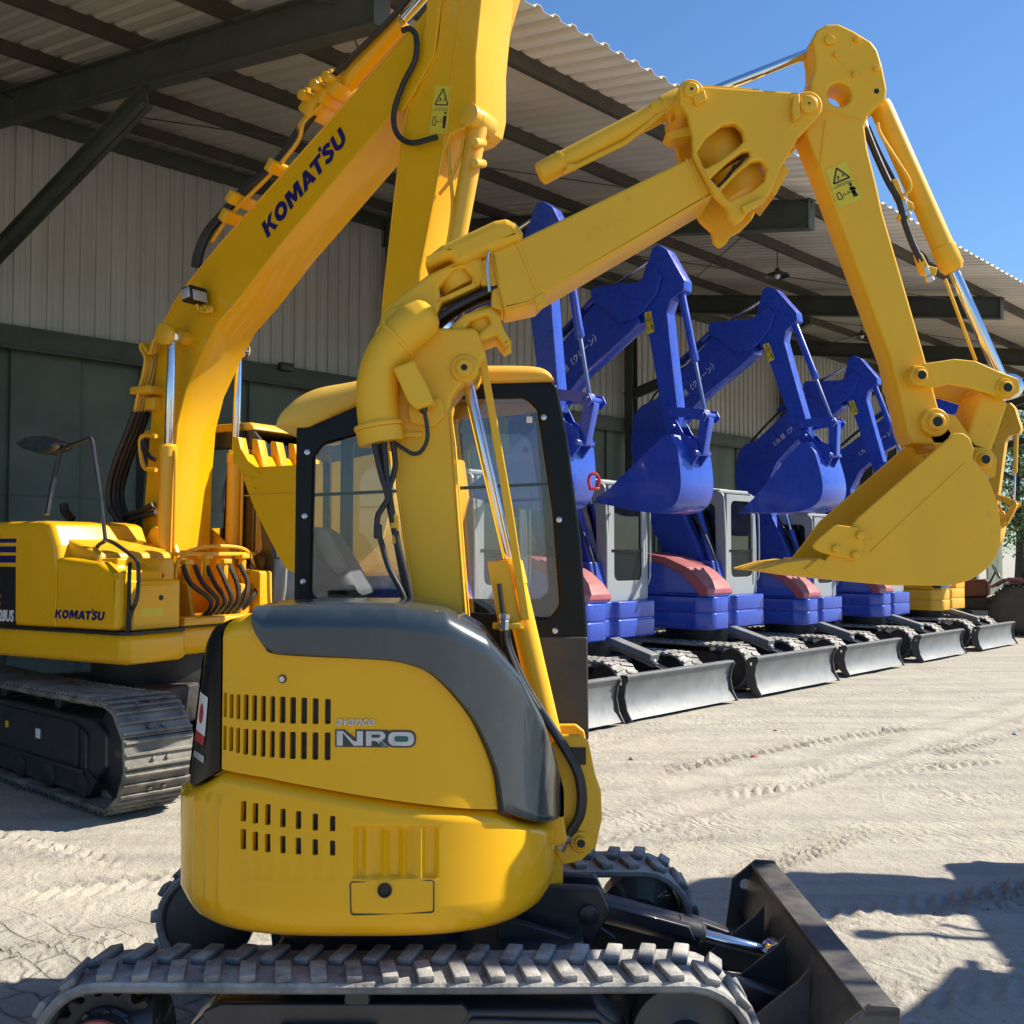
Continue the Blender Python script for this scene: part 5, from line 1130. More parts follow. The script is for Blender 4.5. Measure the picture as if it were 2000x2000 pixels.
    mb = MB(); pts = [M3.at(1531, 668, Y0+.02), M3.at(1566, 800, Y0+.02)]; mb.plate([(pts[0][0]+.004, pts[0][1]), (pts[1][0]+.006, pts[1][1]), (pts[1][0]-.002, pts[1][1]), (pts[0][0]-.002, pts[0][1])], Y0+.022, Y1-.022, .001); mb.build('face_plate', light, st)
    q4 = [(1490, 673), (1502, 669), (1513, 702), (1501, 708)]
    def fnd(a, b, d):
        u = (q4[3][0]*(1-a)+q4[2][0]*a)*(1-b)+(q4[0][0]*(1-a)+q4[1][0]*a)*b; v = (q4[3][1]*(1-a)+q4[2][1]*a)*(1-b)+(q4[0][1]*(1-a)+q4[1][1]*a)*b
        p = M3.at3(u, v, Y0+.02); p.y -= d; return p
    warning_decal(fnd, st, .08, .16)
    A_ = M3.at3(1548, 622, -.1); B2 = M3.at3(1626, 822, -.1)
    b_, r_ = MB(), MB(); cylinder((b_, r_), A_, B2, .042, .02, .60); o = b_.build('bucket_cylinder', body, root); o['arm'] = 2; r_.build('piston_rod', 'blue_light' if body == 'blue' else 'chrome', o)
    P = lambda u, v: M3.at(u, v, Y0)
    for y in (-.235, .015):
        mb = MB(); mb.plate(fillet(T3(Y0, [(1556, 822), (1580, 818), (1628, 814), (1636, 824), (1630, 834), (1600, 832), (1562, 838)]), .012), y, y+.02, .004); o = mb.build('side_link', body, root); o['arm'] = 2
    mb = MB(); mb.plate(fillet(T3(Y0, [(1614, 826), (1632, 826), (1630, 890), (1614, 890)]), .012), -.15, -.05, .006); o = mb.build('bucket_link', body, root); o['arm'] = 2
    for u, v in ((1626, 823), (1622, 888), (1566, 829), (1574, 852)):
        mb = MB(); x, z = P(u, v); mb.cyl((x, -.25, z), (x, .05, z), .03, seg=16); o = mb.build('link_pin', body2, root); o['arm'] = 2
    bs = T3(-.42, [(1560, 868), (1574, 862), (1590, 880), (1602, 920), (1607, 950), (1602, 975), (1586, 990), (1560, 999), (1517, 1001), (1460, 1000), (1448, 994), (1470, 975)])
    cm = catmull([Vector((a, 0, b)) for a, b in bs[2:9]], 4); poly = bs[:2]+[(p.x, p.z) for p in cm]+bs[9:]
    w0, w1 = -.42, .22
    mb = MB(); mb.plate(poly, w0, w0+.016, .003); bkt = mb.build('bucket', body, root); bkt['arm'] = 2
    mb = MB(); mb.plate(poly, w1-.016, w1, .003); mb.build('side_plate', body, bkt)
    sh = [bs[1]]+[(p.x, p.z) for p in cm]+bs[9:11]; cc = Vector(M3.at(1545, 945, -.42)); inn = [tuple(Vector(p)+(cc-Vector(p)).normalized()*.016) for p in sh]
    mb = MB(); mb.plate(sh+inn[::-1], w0+.010, w1-.010, .002); mb.build('bucket_shell', body2, bkt)
    for k in range(4):
        mb = MB(); x, z = M3.at(1455, 998, w0); y = w0+.03+k*(w1-w0-.12)/3; mb.plate([(x+.06, z+.03), (x-.12, z-.01), (x-.13, z-.02), (x+.05, z-.02)], y, y+.06, .004); mb.build('bucket_tooth', body, bkt)
    for y in (-.20, -.02):
        mb = MB(); mb.plate(fillet(T3(-.1, [(1562, 850), (1580, 838), (1600, 862), (1625, 872), (1634, 892), (1622, 915), (1612, 960), (1598, 900), (1575, 875)]), .01), y, y+.02, .004); mb.build('bucket_ear', body, bkt)
    return root
AR['foot'] = M3.at3(1362, 1120, -.1); AR['head'] = M3.at3(1500, 612, -.1)
def copy_tree(o, parent=None, sub=True):
    c = o.copy(); COL.objects.link(c); c.parent = parent
    for ch in [x for x in COL.objects if x.parent == o]: copy_tree(ch, c)
    return c
def rotabout(p, a): return Matrix.Translation(p) @ Matrix.Rotation(a, 4, 'Y') @ Matrix.Translation(-p)
def pose(root, d1, d2, sw=0):
    """d1 turns the whole arm about its foot, d2 the stick about its head"""
    Zr = Matrix.Translation(AR['foot']) @ Matrix.Rotation(sw, 4, 'Z') @ Matrix.Translation(-AR['foot']); A = Zr @ rotabout(AR['foot'], d1); B = A @ rotabout(AR['head'], d2)
    for ch in COL.objects:
        if ch.parent == root and 'arm' in ch: ch.matrix_local = A if ch['arm'] == 1 else B
blue = row_machine('blue', 'blue', 'red_cover', 'blue', 'blue', '', 'blue compact excavators in the row under the shed')
blues = {3: blue}
for k in (1, 2, 4, 5): blues[k] = copy_tree(blue); blues[k].location = row_origin(k)+(Vector((.28, .28, 0)) if k == 1 else Vector((0, 0, 0)))
LB = {1: 'blue mini excavator nearest in the row, seen through the front machine\'s cab glass', 2: 'blue mini excavator second in the row, silver cab just right of the front cab',
      3: 'blue mini excavator third in the row, between two other blue ones, glossy red cover', 4: 'blue mini excavator fourth in the row, its bucket hidden behind the big yellow bucket',
      5: 'blue mini excavator farthest along, its body just left of the small yellow one'}
for k, o in blues.items(): o['label'] = LB[k]
# red shackle left hanging on the nearest blue bucket
sp_ = CAM+ray(1160, 936)*10.05
shk = thing('shackle', 'small red shackle hanging on the nearest blue bucket, just right of the front cab', 'shackle', sp_[:], R(20))
mb = MB(); pts = [Vector((.055*math.cos(a), 0, .075*math.sin(a)-.02)) for a in [R(-60+k*30) for k in range(11)]]; mb.tube(pts, .016, 8, 3); mb.build('bow', 'red', shk)
mb = MB(); mb.cyl((-.05, 0, -.09), (.05, 0, -.09), .018, seg=10); mb.build('shackle_pin', 'red', shk)
yel = row_machine('yellow', 'yellow', 'slate_plastic', 'yellow', 'yellow', 'small yellow excavator with a grey engine cover at the far end of the blue row', 'yellow compact excavators beyond the blue row', cab=False, text='')
yel.location = row_origin(6)
#y2 = copy_tree(yel); y2.location = row_origin(7)+Vector((.5, .4, 0)); y2['label'] = 'small yellow excavator farthest right in the row, mostly past the frame edge'
pose(blues[1], R(2), R(9), R(7)); pose(blues[2], R(1), R(8)); pose(blues[3], 0, 0); pose(blues[4], R(1), R(0)); [setattr(o_, 'scale', (.9, .9, .9)) for o_ in (blues[4], blues[5], yel)]; pose(blues[5], R(6), R(2)); pose(yel, R(9), R(15))
# unseen machine added right of the frame to throw the lower-right shadow
y3 = copy_tree(blue); y3.location = (5.0, 5.4, 0); y3.rotation_euler = (0, 0, R(260)); y3['label'] = 'unseen blue mini excavator added just outside the right frame edge to cast a shadow'; pose(y3, R(-4), R(10))
# ================================================================== the large excavator on the left
BO = Vector((-2.87, 8.93, 0)); TA, UA = -42.7, -31.1
BT = Frame(BO.x, BO.y, TA); BU = Frame(BO.x, BO.y, UA)
big = thing('large_excavator', 'large yellow excavator on the left with raised boom, steel tracks and swept body', 'excavator', BO[:], R(TA))
UX = Matrix.Rotation(R(UA-TA), 4, 'Z')      # upper works are swung round on the undercarriage
TU = lambda y, pts: BU.tr(y, pts)
def U(): return MB(UX)
for ya, yb, sd in ((-1.26, -.76, -1), (.76, 1.26, 1)):
    mb, ml = MB(), MB(); belt(ml, mb, -1.62, 1.34, ya, yb, .36, .395, .028, .020, .205, steel=True, sag=.02)
    o = mb.build('track_shoes', 'track_steel', big); ml.build('track_chain', 'track_steel', o)
    mid = (ya+yb)/2
    mb = MB(); mb.plate(fillet([(-1.35, .20), (1.15, .20), (1.30, .30), (1.30, .52), (1.1, .60), (-1.25, .60), (-1.4, .5)], .04), mid-.17, mid+.17, .02)
    oy = ya+.06 if sd < 0 else yb-.06
    mb.plate(fillet([(-1.1, .24), (1.05, .24), (1.05, .50), (.85, .56), (-1.0, .56)], .03), oy, oy-sd*.05, .008); mb.box((0, oy+sd*.01, .245), (2.1, .03, .03), .006); mb.plate(fillet([(-1.25, .09), (1.1, .09), (1.2, .20), (1.05, .26), (-1.2, .26)], .02), oy, oy-sd*.03, .004); mb.box((.95, oy+sd*.005, .40), (.02, .03, .28), .004)
    fr = mb.build('track_frame', 'frame_navy', big)
    if sd < 0:
        mb = MB(); mb.box((.30, oy+sd*.004, .42), (.075, .006, .07), .001); mb.build('capacity_label', 'white', fr)
        mb = MB(); mb.box((-.25, oy+sd*.004, .43), (.05, .006, .05), .001); mb.build('warning_label', 'decal_yellow', fr)
    for x in (-1.0, -.5, 0, .5, 1.0):
        mb = MB(); mb.cyl((x, mid-.2, .14), (x, mid+.2, .14), .09); mb.build('track_roller', 'frame_black', big)
    for x in (-.5, .45):
        mb = MB(); mb.cyl((x, mid-.12, .66), (x, mid+.12, .66), .055); mb.build('carrier_roller', 'frame_black', big)
    mb = MB(); mb.lathe((1.36, mid-.16, .40), (0, 1, 0), [(0, .08), (.02, .16), (.04, .30), (.06, .33), (.26, .33), (.28, .30), (.30, .16), (.32, .08)], 36); mb.build('idler_wheel', 'frame_navy', big)
    sprocket(None, 'sprocket', -1.62, mid, .40, .33, .24, sd, parent=big, hub='frame_navy')
mb = MB(); mb.plate(fillet([(-.9, -.76), (-.4, -.5), (.4, -.5), (.9, -.76), (.9, -.5), (.55, 0), (.9, .5), (.9, .76), (.4, .5), (-.4, .5), (-.9, .76), (-.6, 0)], .08), .42, .72, .03, axis='z'); mb.cyl((0, 0, .70), (0, 0, .96), .60, seg=40); mb.build('chassis', 'frame_black', big)
# --- upper works
ZB, ZS = .955, 1.185
mb = U(); pl = fillet([(.97, -1.20), (.95, -.62), (.72, -.58), (.72, .30), (.80, .34), (.80, 1.18), (.7, 1.22), (-.6, 1.22), (-1.15, 1.0), (-1.42, .4), (-1.42, -.4), (-1.15, -1.0), (-.55, -1.22), (.90, -1.22)], .16, 6)
mb.plate(pl, ZB, ZS-.01, .06, axis='z', res=4); ub_ = mb.build('body_skirt', 'yellow_gloss', big)
mb = U(); mb.plate([(x*.985, y*.985) for x, y in pl], ZS-.02, ZS, 0, axis='z'); mb.build('skirt_gap', 'black', ub_)
def zpx(u, v, y): return BU.at(u, v, y)[1]
def xpx(u, v, y): return BU.at(u, v, y)[0]
# side body: rear part (tall), front part (lower with sloping nose)
Ys = -1.20
mb = U(); rear = TU(Ys, [(-420, 1240), (-420, 1060), (-60, 1026), (70, 1015), (92, 1022), (112, 1075), (122, 1130), (112, 1243), (60, 1240)])
rear = [(max(-1.40, x), z) for x, z in rear]; x5 = xpx(112, 1200, Ys)
z_t = zpx(40, 1018, Ys)
mb.plate(fillet([(-1.40, ZS), (x5, ZS), (x5+.03, ZS+.40), (x5-.02, z_t-.18), (x5-.10, z_t-.02), (x5-.2, z_t), (-1.2, z_t), (-1.40, z_t-.15)], .05, 5), Ys, -.35, .05, res=4); rb = mb.build('engine_side', 'yellow_gloss', big)
mb = U(); x6 = xpx(232, 1230, Ys); 
fr_ = [(x5-.04, ZS+.004), (x6, ZS+.004), (x6, ZS+.44), (x6-.05, zpx(228, 1120, Ys)), (x6-.22, zpx(190, 1098, Ys)), (x5+.05, zpx(118, 1088, Ys)), (x5-.04, zpx(118, 1088, Ys))]
mb.plate(fillet(fr_, .06, 5), Ys-.006, -.80, .05, res=4); fb = mb.build('tank_cover', 'yellow_gloss', big)
mb = U(); mb.plate(fillet([(x5-.10, ZS+.4), (.56, ZS+.4), (.52, 1.74), (.30, 1.80), (x5-.1, 1.86)], .04), -1.1, -.40, .03); mb.build('tank_top', 'yellow', big)
# front tool box with door
mb = U(); xf = .90; mb.plate(fillet([(x6-.35, ZS+.004), (xf, ZS+.004), (xf, ZS+.36), (x6-.35, ZS+.36)], .015), -1.14, -.68, .012); mb.plate(fillet([(.40, ZS+.3), (.70, ZS+.3), (.70, 1.70), (.40, 1.70)], .015), -1.08, -.56, .012); tb = mb.build('tool_box', 'yellow_gloss', big)
mb = U(); q = fillet([(-1.10, ZS+.04), (-.77, ZS+.04), (-.77, ZS+.32), (-1.10, ZS+.32)], .03, 4); mb.plate(q, xf+.001, xf+.004, .001, axis='x'); dr = mb.build('tool_box_door', 'yellow_gloss', tb)
mb = U(); mb.lathe((xf+.003, -.86, ZS+.23), (1, 0, 0), [(0, .020), (.006, .019), (.007, .004)], 16); mb.build('lock', 'black', dr)
mb = U(); mb.plate([(-1.05, ZS+.10), (-.83, ZS+.10), (-.83, ZS+.16), (-1.05, ZS+.16)], xf+.004, xf+.005, 0, axis='x'); mb.build('warning_label', 'decal_yellow', dr)
mb = U(); mb.tube([(x6+.01, -1.12, zpx(205, 1100, Ys)), (x6+.03, -1.14, ZS+.42), (x6+.035, -1.15, ZS+.1), (x6+.03, -1.17, ZB+.02)], .014, 8, 4); mb.build('rubber_edge', 'black', big)
# lettering on the side
def logo_word(fn, h, mb):
    """heavy slanted capitals spelling the maker's name in a box 0..7.2 x 0..1"""
    sl = .16; P = []
    def bar(pts): P.append(pts)
    def K(x): bar([(x, 0), (x+.30, 0), (x+.30, 1), (x, 1)]); bar([(x+.30, .42), (x+.30, .62), (x+.62, 1), (x+.98, 1), (x+.55, .52)]); bar([(x+.38, .56), (x+.55, .66), (x+1.0, 0), (x+.64, 0)])
    def O(x):
        n = 20
        for k in range(n):
            a, b = 2*math.pi*k/n, 2*math.pi*(k+1)/n; bar([(x+.5+.5*math.cos(a), .5+.52*math.sin(a)), (x+.5+.5*math.cos(b), .5+.52*math.sin(b)), (x+.5+.2*math.cos(b), .5+.22*math.sin(b)), (x+.5+.2*math.cos(a), .5+.22*math.sin(a))])
    def Mm(x): bar([(x, 0), (x+.28, 0), (x+.28, 1), (x, 1)]); bar([(x+.9, 0), (x+1.18, 0), (x+1.18, 1), (x+.9, 1)]); bar([(x+.28, 1), (x+.28, .62), (x+.50, .1), (x+.68, .1), (x+.68, .3), (x+.40, 1)]); bar([(x+.9, 1), (x+.9, .62), (x+.68, .1), (x+.50, .1), (x+.50, .3), (x+.78, 1)])
    def Aa(x): bar([(x, 0), (x+.32, 0), (x+.66, 1), (x+.38, 1)]); bar([(x+.72, 0), (x+1.06, 0), (x+.66, 1), (x+.38, 1)]); bar([(x+.28, .18), (x+.78, .18), (x+.72, .38), (x+.34, .38)])
    def Tt(x): bar([(x, .76), (x+.9, .76), (x+.9, 1), (x, 1)]); bar([(x+.30, 0), (x+.60, 0), (x+.60, .8), (x+.30, .8)])
    def S(x):
        c = [Vector((x+.72, .80, 0)), Vector((x+.42, .92, 0)), Vector((x+.16, .74, 0)), Vector((x+.40, .54, 0)), Vector((x+.66, .30, 0)), Vector((x+.38, .09, 0)), Vector((x+.06, .22, 0))]; q = catmull(c, 4)
        for i in range(len(q)-1):
            d = (q[i+1]-q[i]).normalized(); n_ = Vector((-d.y, d.x, 0))*.13; a_, b_ = q[i]-d*.02, q[i+1]+d*.02; bar([(a_.x+n_.x, a_.y+n_.y), (a_.x-n_.x, a_.y-n_.y), (b_.x-n_.x, b_.y-n_.y), (b_.x+n_.x, b_.y+n_.y)])
    def Uu(x):
        bar([(x, .35), (x+.28, .35), (x+.28, 1), (x, 1)]); bar([(x+.62, .35), (x+.90, .35), (x+.90, 1), (x+.62, 1)]); n = 12
        for k in range(n):
            a, b = math.pi+math.pi*k/n, math.pi+math.pi*(k+1)/n; bar([(x+.45+.45*math.cos(a), .36+.38*math.sin(a)), (x+.45+.45*math.cos(b), .36+.38*math.sin(b)), (x+.45+.17*math.cos(b), .36+.13*math.sin(b)), (x+.45+.17*math.cos(a), .36+.13*math.sin(a))])
    K(0); O(1.02); Mm(2.12); Aa(3.36); Tt(4.34); bar([(5.26, .98), (5.42, .98), (5.46, 1.24), (5.22, 1.24)]); S(5.30); Uu(6.16)
    d = 0
    for pl_ in P:
        d += .00004
        mb.bm.faces.new([mb.bm.verts.new(fn((a+sl*b)/7.2, b, .002+d)) for a, b in pl_]).smooth = False
xa, za = BU.at(107, 1207, Ys-.006); xb, _ = BU.at(205, 1207, Ys-.006); hh = zpx(150, 1191, Ys-.006)-zpx(150, 1208, Ys-.006)
mb = U(); logo_word(lambda a, b, d: Vector((xa+(xb-xa)*a, Ys-.006-d, za+hh*b)), hh, mb); mb.build('maker_name', 'logo_navy', fb)
# stripes and model panel on the engine side
xs0, xs1 = -1.36, xpx(31, 1100, Ys)
mb = U()
for va, vb in ((1052, 1060), (1067, 1079), (1085, 1099)): mb.plate([(xs0, zpx(20, va, Ys)), (xs1, zpx(20, va, Ys)), (xs1, zpx(20, vb, Ys)), (xs0, zpx(20, vb, Ys))], Ys-.002, Ys+.002, 0)
mb.build('stripes', 'logo_navy', rb)
mb = U(); z1_, z0_ = zpx(20, 1107, Ys), ZS+.01; mb.plate([(xs0, z0_), (xs1+.01, z0_), (xs1, z1_), (xs0, z1_)], Ys-.003, Ys+.002, 0); mp_ = mb.build('model_panel', 'black', rb)
x0, x1, y0, y1 = textdims('128US', 1, .03, .1); mb = U(); sc = (zpx(20, 1190, Ys)-zpx(20, 1213, Ys))/(y1-y0); xr_ = xpx(28, 1200, Ys)
mb.text('128US', lambda x, y, z: Vector((xr_-(x1-x)*sc*.72, Ys-.004-z, zpx(20, 1213, Ys)+y*sc)), 1, .03, .1, .002); mb.build('model_number', 'white', mp_)
x0, x1, y0, y1 = textdims('PC', 1, .03, .1); mb = U(); mb.text('PC', lambda x, y, z: Vector((xpx(4, 1180, Ys)-(x1-x)*sc*.9, Ys-.004-z, zpx(4, 1182, Ys)+y*sc)), 1, .03, .1, .002); mb.build('model_number', 'brick_red', mp_)
# handrails and mirror
mb = U(); mb.tube([(x5+.15, -1.0, zpx(160, 1098, -1.0)-.02), (x5+.17, -1.0, zpx(160, 1070, -1.0)), (x5+.25, -1.0, zpx(170, 1058, -1.0)), BU.at3(205, 1055, -1.0), BU.at3(225, 1062, -1.05), BU.at3(262, 1090, -1.1), BU.at3(270, 1110, -1.12), BU.at3(268, 1165, -1.12), BU.at3(255, 1200, -1.12), BU.at3(253, 1232, -1.12)], .016, 8, 5); hr = mb.build('handrail', 'frame_navy', big)
mb = U(); mb.tube([BU.at3(206, 1056, -1.0), BU.at3(195, 960, -1.0), BU.at3(186, 900, -1.0), BU.at3(179, 858, -1.0), BU.at3(165, 860, -1.0), BU.at3(130, 872, -1.0), BU.at3(120, 880, -1.0)], .015, 8, 5); mb.build('mirror_arm', 'frame_navy', hr)
mb = U(); mb.tube([BU.at3(92, 1005, -1.1), BU.at3(100, 960, -1.05), BU.at3(112, 905, -1.0), BU.at3(118, 878, -1.0)], .02, 8); mb.build('mirror_stay', 'frame_navy', big)
c = BU.at3(84, 868, -1.0); mb = U(); mb.plate(fillet(TU(-1.0, [(42, 866), (62, 854), (100, 852), (126, 866), (120, 878), (92, 888), (58, 878)]), .03), -1.08, -.90, .03, res=4); mb.build('mirror', 'slate_plastic', big)
mb = U(); mb.tube([BU.at3(140, 1015, -.7), BU.at3(128, 1000, -.7), BU.at3(124, 985, -.7)], .035, 10); mb.build('exhaust_pipe', 'black', big)
mb = U(); mb.box((-.55, -.1, ZS+.30), (1.5, 1.5, .60), .08); mb.build('engine_housing', 'yellow', big)
# boom mounting
for y in (-.30, .26):
    mb = U(); mb.plate(fillet([(-.1, ZS), (.62, ZS), (.55, ZS+.30), (.40, ZS+.62), (.15, ZS+.78), (-.1, ZS+.5)], .05), y, y+.04, .01); mb.build('boom_mount', 'yellow', big)
mb = U(); mb.box((.45, -.08, ZS+.03), (.66, .9, .06), .02); mb.build('deck_plate', 'yellow', big)
# boom
y0, y1 = -.21, .21
top = [(275, 1075), (283, 960), (296, 800), (306, 700), (319, 634), (338, 596), (366, 556), (435, 471), (543, 351), (620, 264), (700, 174), (760, 104), (800, 58), (862, -20), (905, -70)]
bot = [(960, -70), (935, 20), (900, 90), (850, 150), (791, 205), (770, 218), (700, 300), (543, 485), (471, 580), (424, 634), (395, 692), (362, 765), (346, 830), (338, 930), (334, 1075)]
mb = U(); bp = TU(y0, top+bot); mb.plate(bp, y0, y1, .012); bm2 = mb.build('boom', 'yellow_gloss', big, sharp=25)
mb = U(); tp = [BU.at3(u, v, y0-.004) for u, v in top[4:13]]; mb.tube(tp, .008, 6, 3); mb.build('weld_seam', 'yellow', bm2)
# maker's name on the boom
a = Vector(BU.at(523, 466, y0)); b = Vector(BU.at(682, 272, y0)); ex = b-a; n_ = Vector((-ex.y, ex.x)).normalized(); hh2 = ex.length/7.0*.95
mb = U(); logo_word(lambda s_, t_, d: Vector((a.x+ex.x*s_+n_.x*t_*hh2, y0-d-.001, a.y+ex.y*s_+n_.y*t_*hh2)), hh2, mb); mb.build('maker_name', 'logo_navy', bm2)
# boom cylinders
for yy, sgn in ((-.36, -1), (.36, 1)):
    p0 = BU.at3(320, 1175, -.36); pr = BU.at3(327, 868, -.36); p1 = BU.at3(336, 655, -.36); 
    for p in (p0, pr, p1): p.y = yy
    b_, r_ = U(), U(); cylinder((b_, r_), p0, p1, .066, .036, (pr-p0).length/(p1-p0).length)
    o = b_.build('boom_cylinder', 'yellow', big); r_.build('piston_rod', 'chrome', o)
    mb = U(); mb.tube([p0+Vector((.10, 0, .15)), pr+Vector((.095, 0, -.15)), pr+Vector((.06, 0, -.06))], .013, 8); mb.build('oil_pipe', 'yellow', o)
x, z = BU.at(336, 655, -.36); mb = U(); mb.cyl((x, -.44, z), (x, .44, z), .06); mb.cyl((x, -.46, z), (x, -.40, z), .085); mb.build('boom_pin', 'yellow', bm2)
# work lamp on the boom
x, z = BU.at(380, 577, -.33); lampb = U(); lampb.box((x, -.33, z), (.12, .18, .12), .02, Matrix.Rotation(R(-10), 3, 'Y')); wl = lampb.build('work_lamp', 'black', bm2)
mb = U(); mb.box((x+.061, -.33, z-.012), (.008, .145, .085), .004, Matrix.Rotation(R(-10), 3, 'Y')); mb.box((x, -.421, z), (.09, .006, .08), .01, Matrix.Rotation(R(-10), 3, 'Y')); mb.build('lens', 'silver_ink', wl)
mb = U(); mb.tube([BU.at3(400, 598, -.30), BU.at3(405, 608, -.30), BU.at3(390, 606, -.30), BU.at3(384, 594, -.32)], .012, 8); mb.cyl(BU.at3(392, 604, -.28), BU.at3(418, 604, -.22), .03); mb.build('lamp_bracket', 'yellow', wl)
# pipes and hoses along the boom
for k, y in enumerate((-.12, -.02, .08)): mb = U(); mb.tube([BU.at3(u-10-k*3, v-6, y) for u, v in ((425, 478), (450, 440), (480, 405), (540, 345), (590, 285), (605, 245), (640, 210))], .016, 8); mb.build('oil_pipe', 'yellow', bm2)
for u, v in ((478, 395), (555, 335), (465, 430)):
    mb = U(); p = BU.at3(u, v, -.05); mb.box(p, (.10, .34, .07), .01, R(-50)); mb.build('pipe_clamp', 'yellow', bm2)
mb = U(); 
for k, y in enumerate((-.10, 0, .10)): mb.tube([BU.at3(u-8-5*k, v-8, y) for u, v in ((396, 530), (402, 500), (420, 460), (450, 425), (500, 370), (560, 320), (600, 262), (622, 232))], .024, 8)
mb.build('hydraulic_hose', 'rubber_hose', bm2)
mb = U(); 
for (u, v, s_) in ((622, 215, .16), (645, 195, .12), (668, 180, .12)): p = BU.at3(u, v, -.02); mb.box(p, (s_, .26, s_*.9), .02, R(-48)); mb.cyl(p+Vector((0, -.2, .05)), p+Vector((0, .2, .05)), .04, seg=10); mb.cyl(p+Vector((-.05, -.1, 0)), p+Vector((-.02, -.1, .14)), .025, seg=8)
mb.build('valve_block', 'yellow', bm2)
mb = U()
for k, y in enumerate((-.34, -.28, -.20, -.12)): mb.tube([BU.at3(u+k*7, v, y) for u, v in ((262, 810), (272, 760), (280, 730), (284, 700), (275, 680), (278, 672), (292, 690), (300, 668), (312, 645))], .015, 8)
mb.box(BU.at3(290, 764, -.28), (.22, .2, .06), .01); mb.box(BU.at3(303, 790, -.24), (.12, .12, .10), .01); mb.build('oil_pipe', 'yellow', big)
for k, y in enumerate((-.36, -.31, -.22, -.14)):
    mb = U(); mb.tube([BU.at3(u+k*9, v, y) for u, v in ((262, 805), (250, 840), (226, 900), (213, 950), (214, 990), (228, 1015), (240, 1050), (255, 1080))], .024, 10); mb.build('hydraulic_hose', 'rubber_hose', big)
mb = U(); mb.tube([BU.at3(u, v, -.30) for u, v in ((300, 985), (270, 1000), (245, 1008), (235, 1030))], .024, 8); mb.tube([BU.at3(u, v, -.30) for u, v in ((305, 1000), (272, 1010), (252, 1020), (250, 1050))], .024, 8); mb.tube([BU.at3(u, v, -.33) for u, v in ((276, 850), (282, 880), (302, 898))], .022, 8); mb.build('hydraulic_hose', 'rubber_hose', big)
mb = U(); mb.tube([BU.at3(u, v, -.34) for u, v in ((305, 852), (282, 850), (274, 862), (276, 895), (284, 915), (305, 918))], .018, 8); mb.build('guard_rail', 'yellow', big)
# valve bank with black hoses at the boom foot
mb = U()
for k in range(4):
    p = Vector((.60, -.36+.2*k, 1.50+.04*(k % 2))); mb.cyl(p, p+Vector((0, 0, .16)), .032, seg=8); mb.box(p+Vector((0, 0, .17)), (.09, .09, .04), .01)
p = Vector((.60, -.06, 1.73)); mb.box(p, (.05, .85, .03), .006); mb.tube([Vector((.62, -.48, 1.48)), Vector((.62, -.45, 1.68)), Vector((.62, -.25, 1.78)), Vector((.62, .2, 1.78)), Vector((.62, .34, 1.66)), Vector((.62, .38, 1.38))], .014, 8)
mb.build('valve_bank', 'yellow', big)
for k in range(7):
    y = -.40+k*.12; mb = U(); mb.tube([Vector((.61, y, 1.64)), Vector((.68, y+.02, 1.50)), Vector((.72, y*.6+.03, 1.36)), Vector((.64, y*.5, 1.25)), Vector((.5, y*.5, 1.20))], .020, 8); mb.build('hydraulic_hose', 'rubber_hose', big)
mb = U(); mb.box((.62, .20, 1.36), (.14, .12, .26), .03); mb.build('filter_housing', 'yellow', big)
# hose loop at the stick joint
mb = U(); mb.tube([BU.at3(u, v, -.33) for u, v in ((786, 60), (800, 56), (813, 72), (811, 116), (788, 163), (770, 217), (774, 258), (802, 279), (853, 268))], .020, 10, 6); mb.build('hydraulic_hose', 'rubber_hose', big)
# arm cylinder on top of the boom
b_, r_ = U(), U(); p0, q, p1 = BU.at3(668, 190, -.0), BU.at3(792, 62, 0), BU.at3(880, -50, 0); 
for p in (p0, q, p1): p.z += .06
cylinder((b_, r_), p0, p1, .075, .045, (q-p0).length/(p1-p0).length); o = b_.build('arm_cylinder', 'yellow_gloss', big); r_.build('piston_rod', 'chrome', o)
mb = U(); mb.tube([p0+Vector((0, -.12, .05)), q+Vector((0, -.12, .02)), p1+Vector((0, -.12, 0))], .022, 8); mb.build('hydraulic_hose', 'rubber_hose', o)
# stick
ys0, ys1 = -.26, .14
sp = TU(ys0, [(868, -90), (864, 0), (849, 112), (799, 199), (777, 308), (758, 470), (744, 598), (737, 700), (735, 800), (745, 900), (790, 905), (795, 800), (806, 660), (820, 536), (864, 308), (880, 262), (905, 252), (922, 235), (929, 200), (929, 109), (948, -90)])
mb = U(); mb.plate(sp, ys0, ys1, .014); st2 = mb.build('stick', 'yellow_gloss', big, sharp=25)
mb = U(); mb.plate(TU(ys0, [(868, -90), (866, 0), (852, 112), (808, 192), (790, 220), (772, 218), (792, 160), (835, 60), (845, -90)]), ys0-.03, ys0-.004, .006); mb.build('boom_fork', 'yellow_gloss', bm2)
for pts in ([(866, 0), (851, 112), (801, 199), (780, 308), (747, 598)], [(903, -20), (884, 145), (862, 308), (818, 536)]): mb = U(); mb.tube([BU.at3(u, v, ys0-.003) for u, v in pts], .006, 6, 3); mb.build('weld_seam', 'yellow_gloss', st2)
q5 = [(850, 166), (884, 168), (874, 262), (838, 262)]
def fnb(a, b, d):
    u = (q5[3][0]*(1-a)+q5[2][0]*a)*(1-b)+(q5[0][0]*(1-a)+q5[1][0]*a)*b; v = (q5[3][1]*(1-a)+q5[2][1]*a)*(1-b)+(q5[0][1]*(1-a)+q5[1][1]*a)*b
    p = BU.at3(u, v, ys0); p.y -= d+.001; return p
MX = MB
class MBU(MB):
    def __init__(s, xf=None): super().__init__(UX)
MB = MBU; warning_decal(fnb, st2, .13, .34); MB = MX
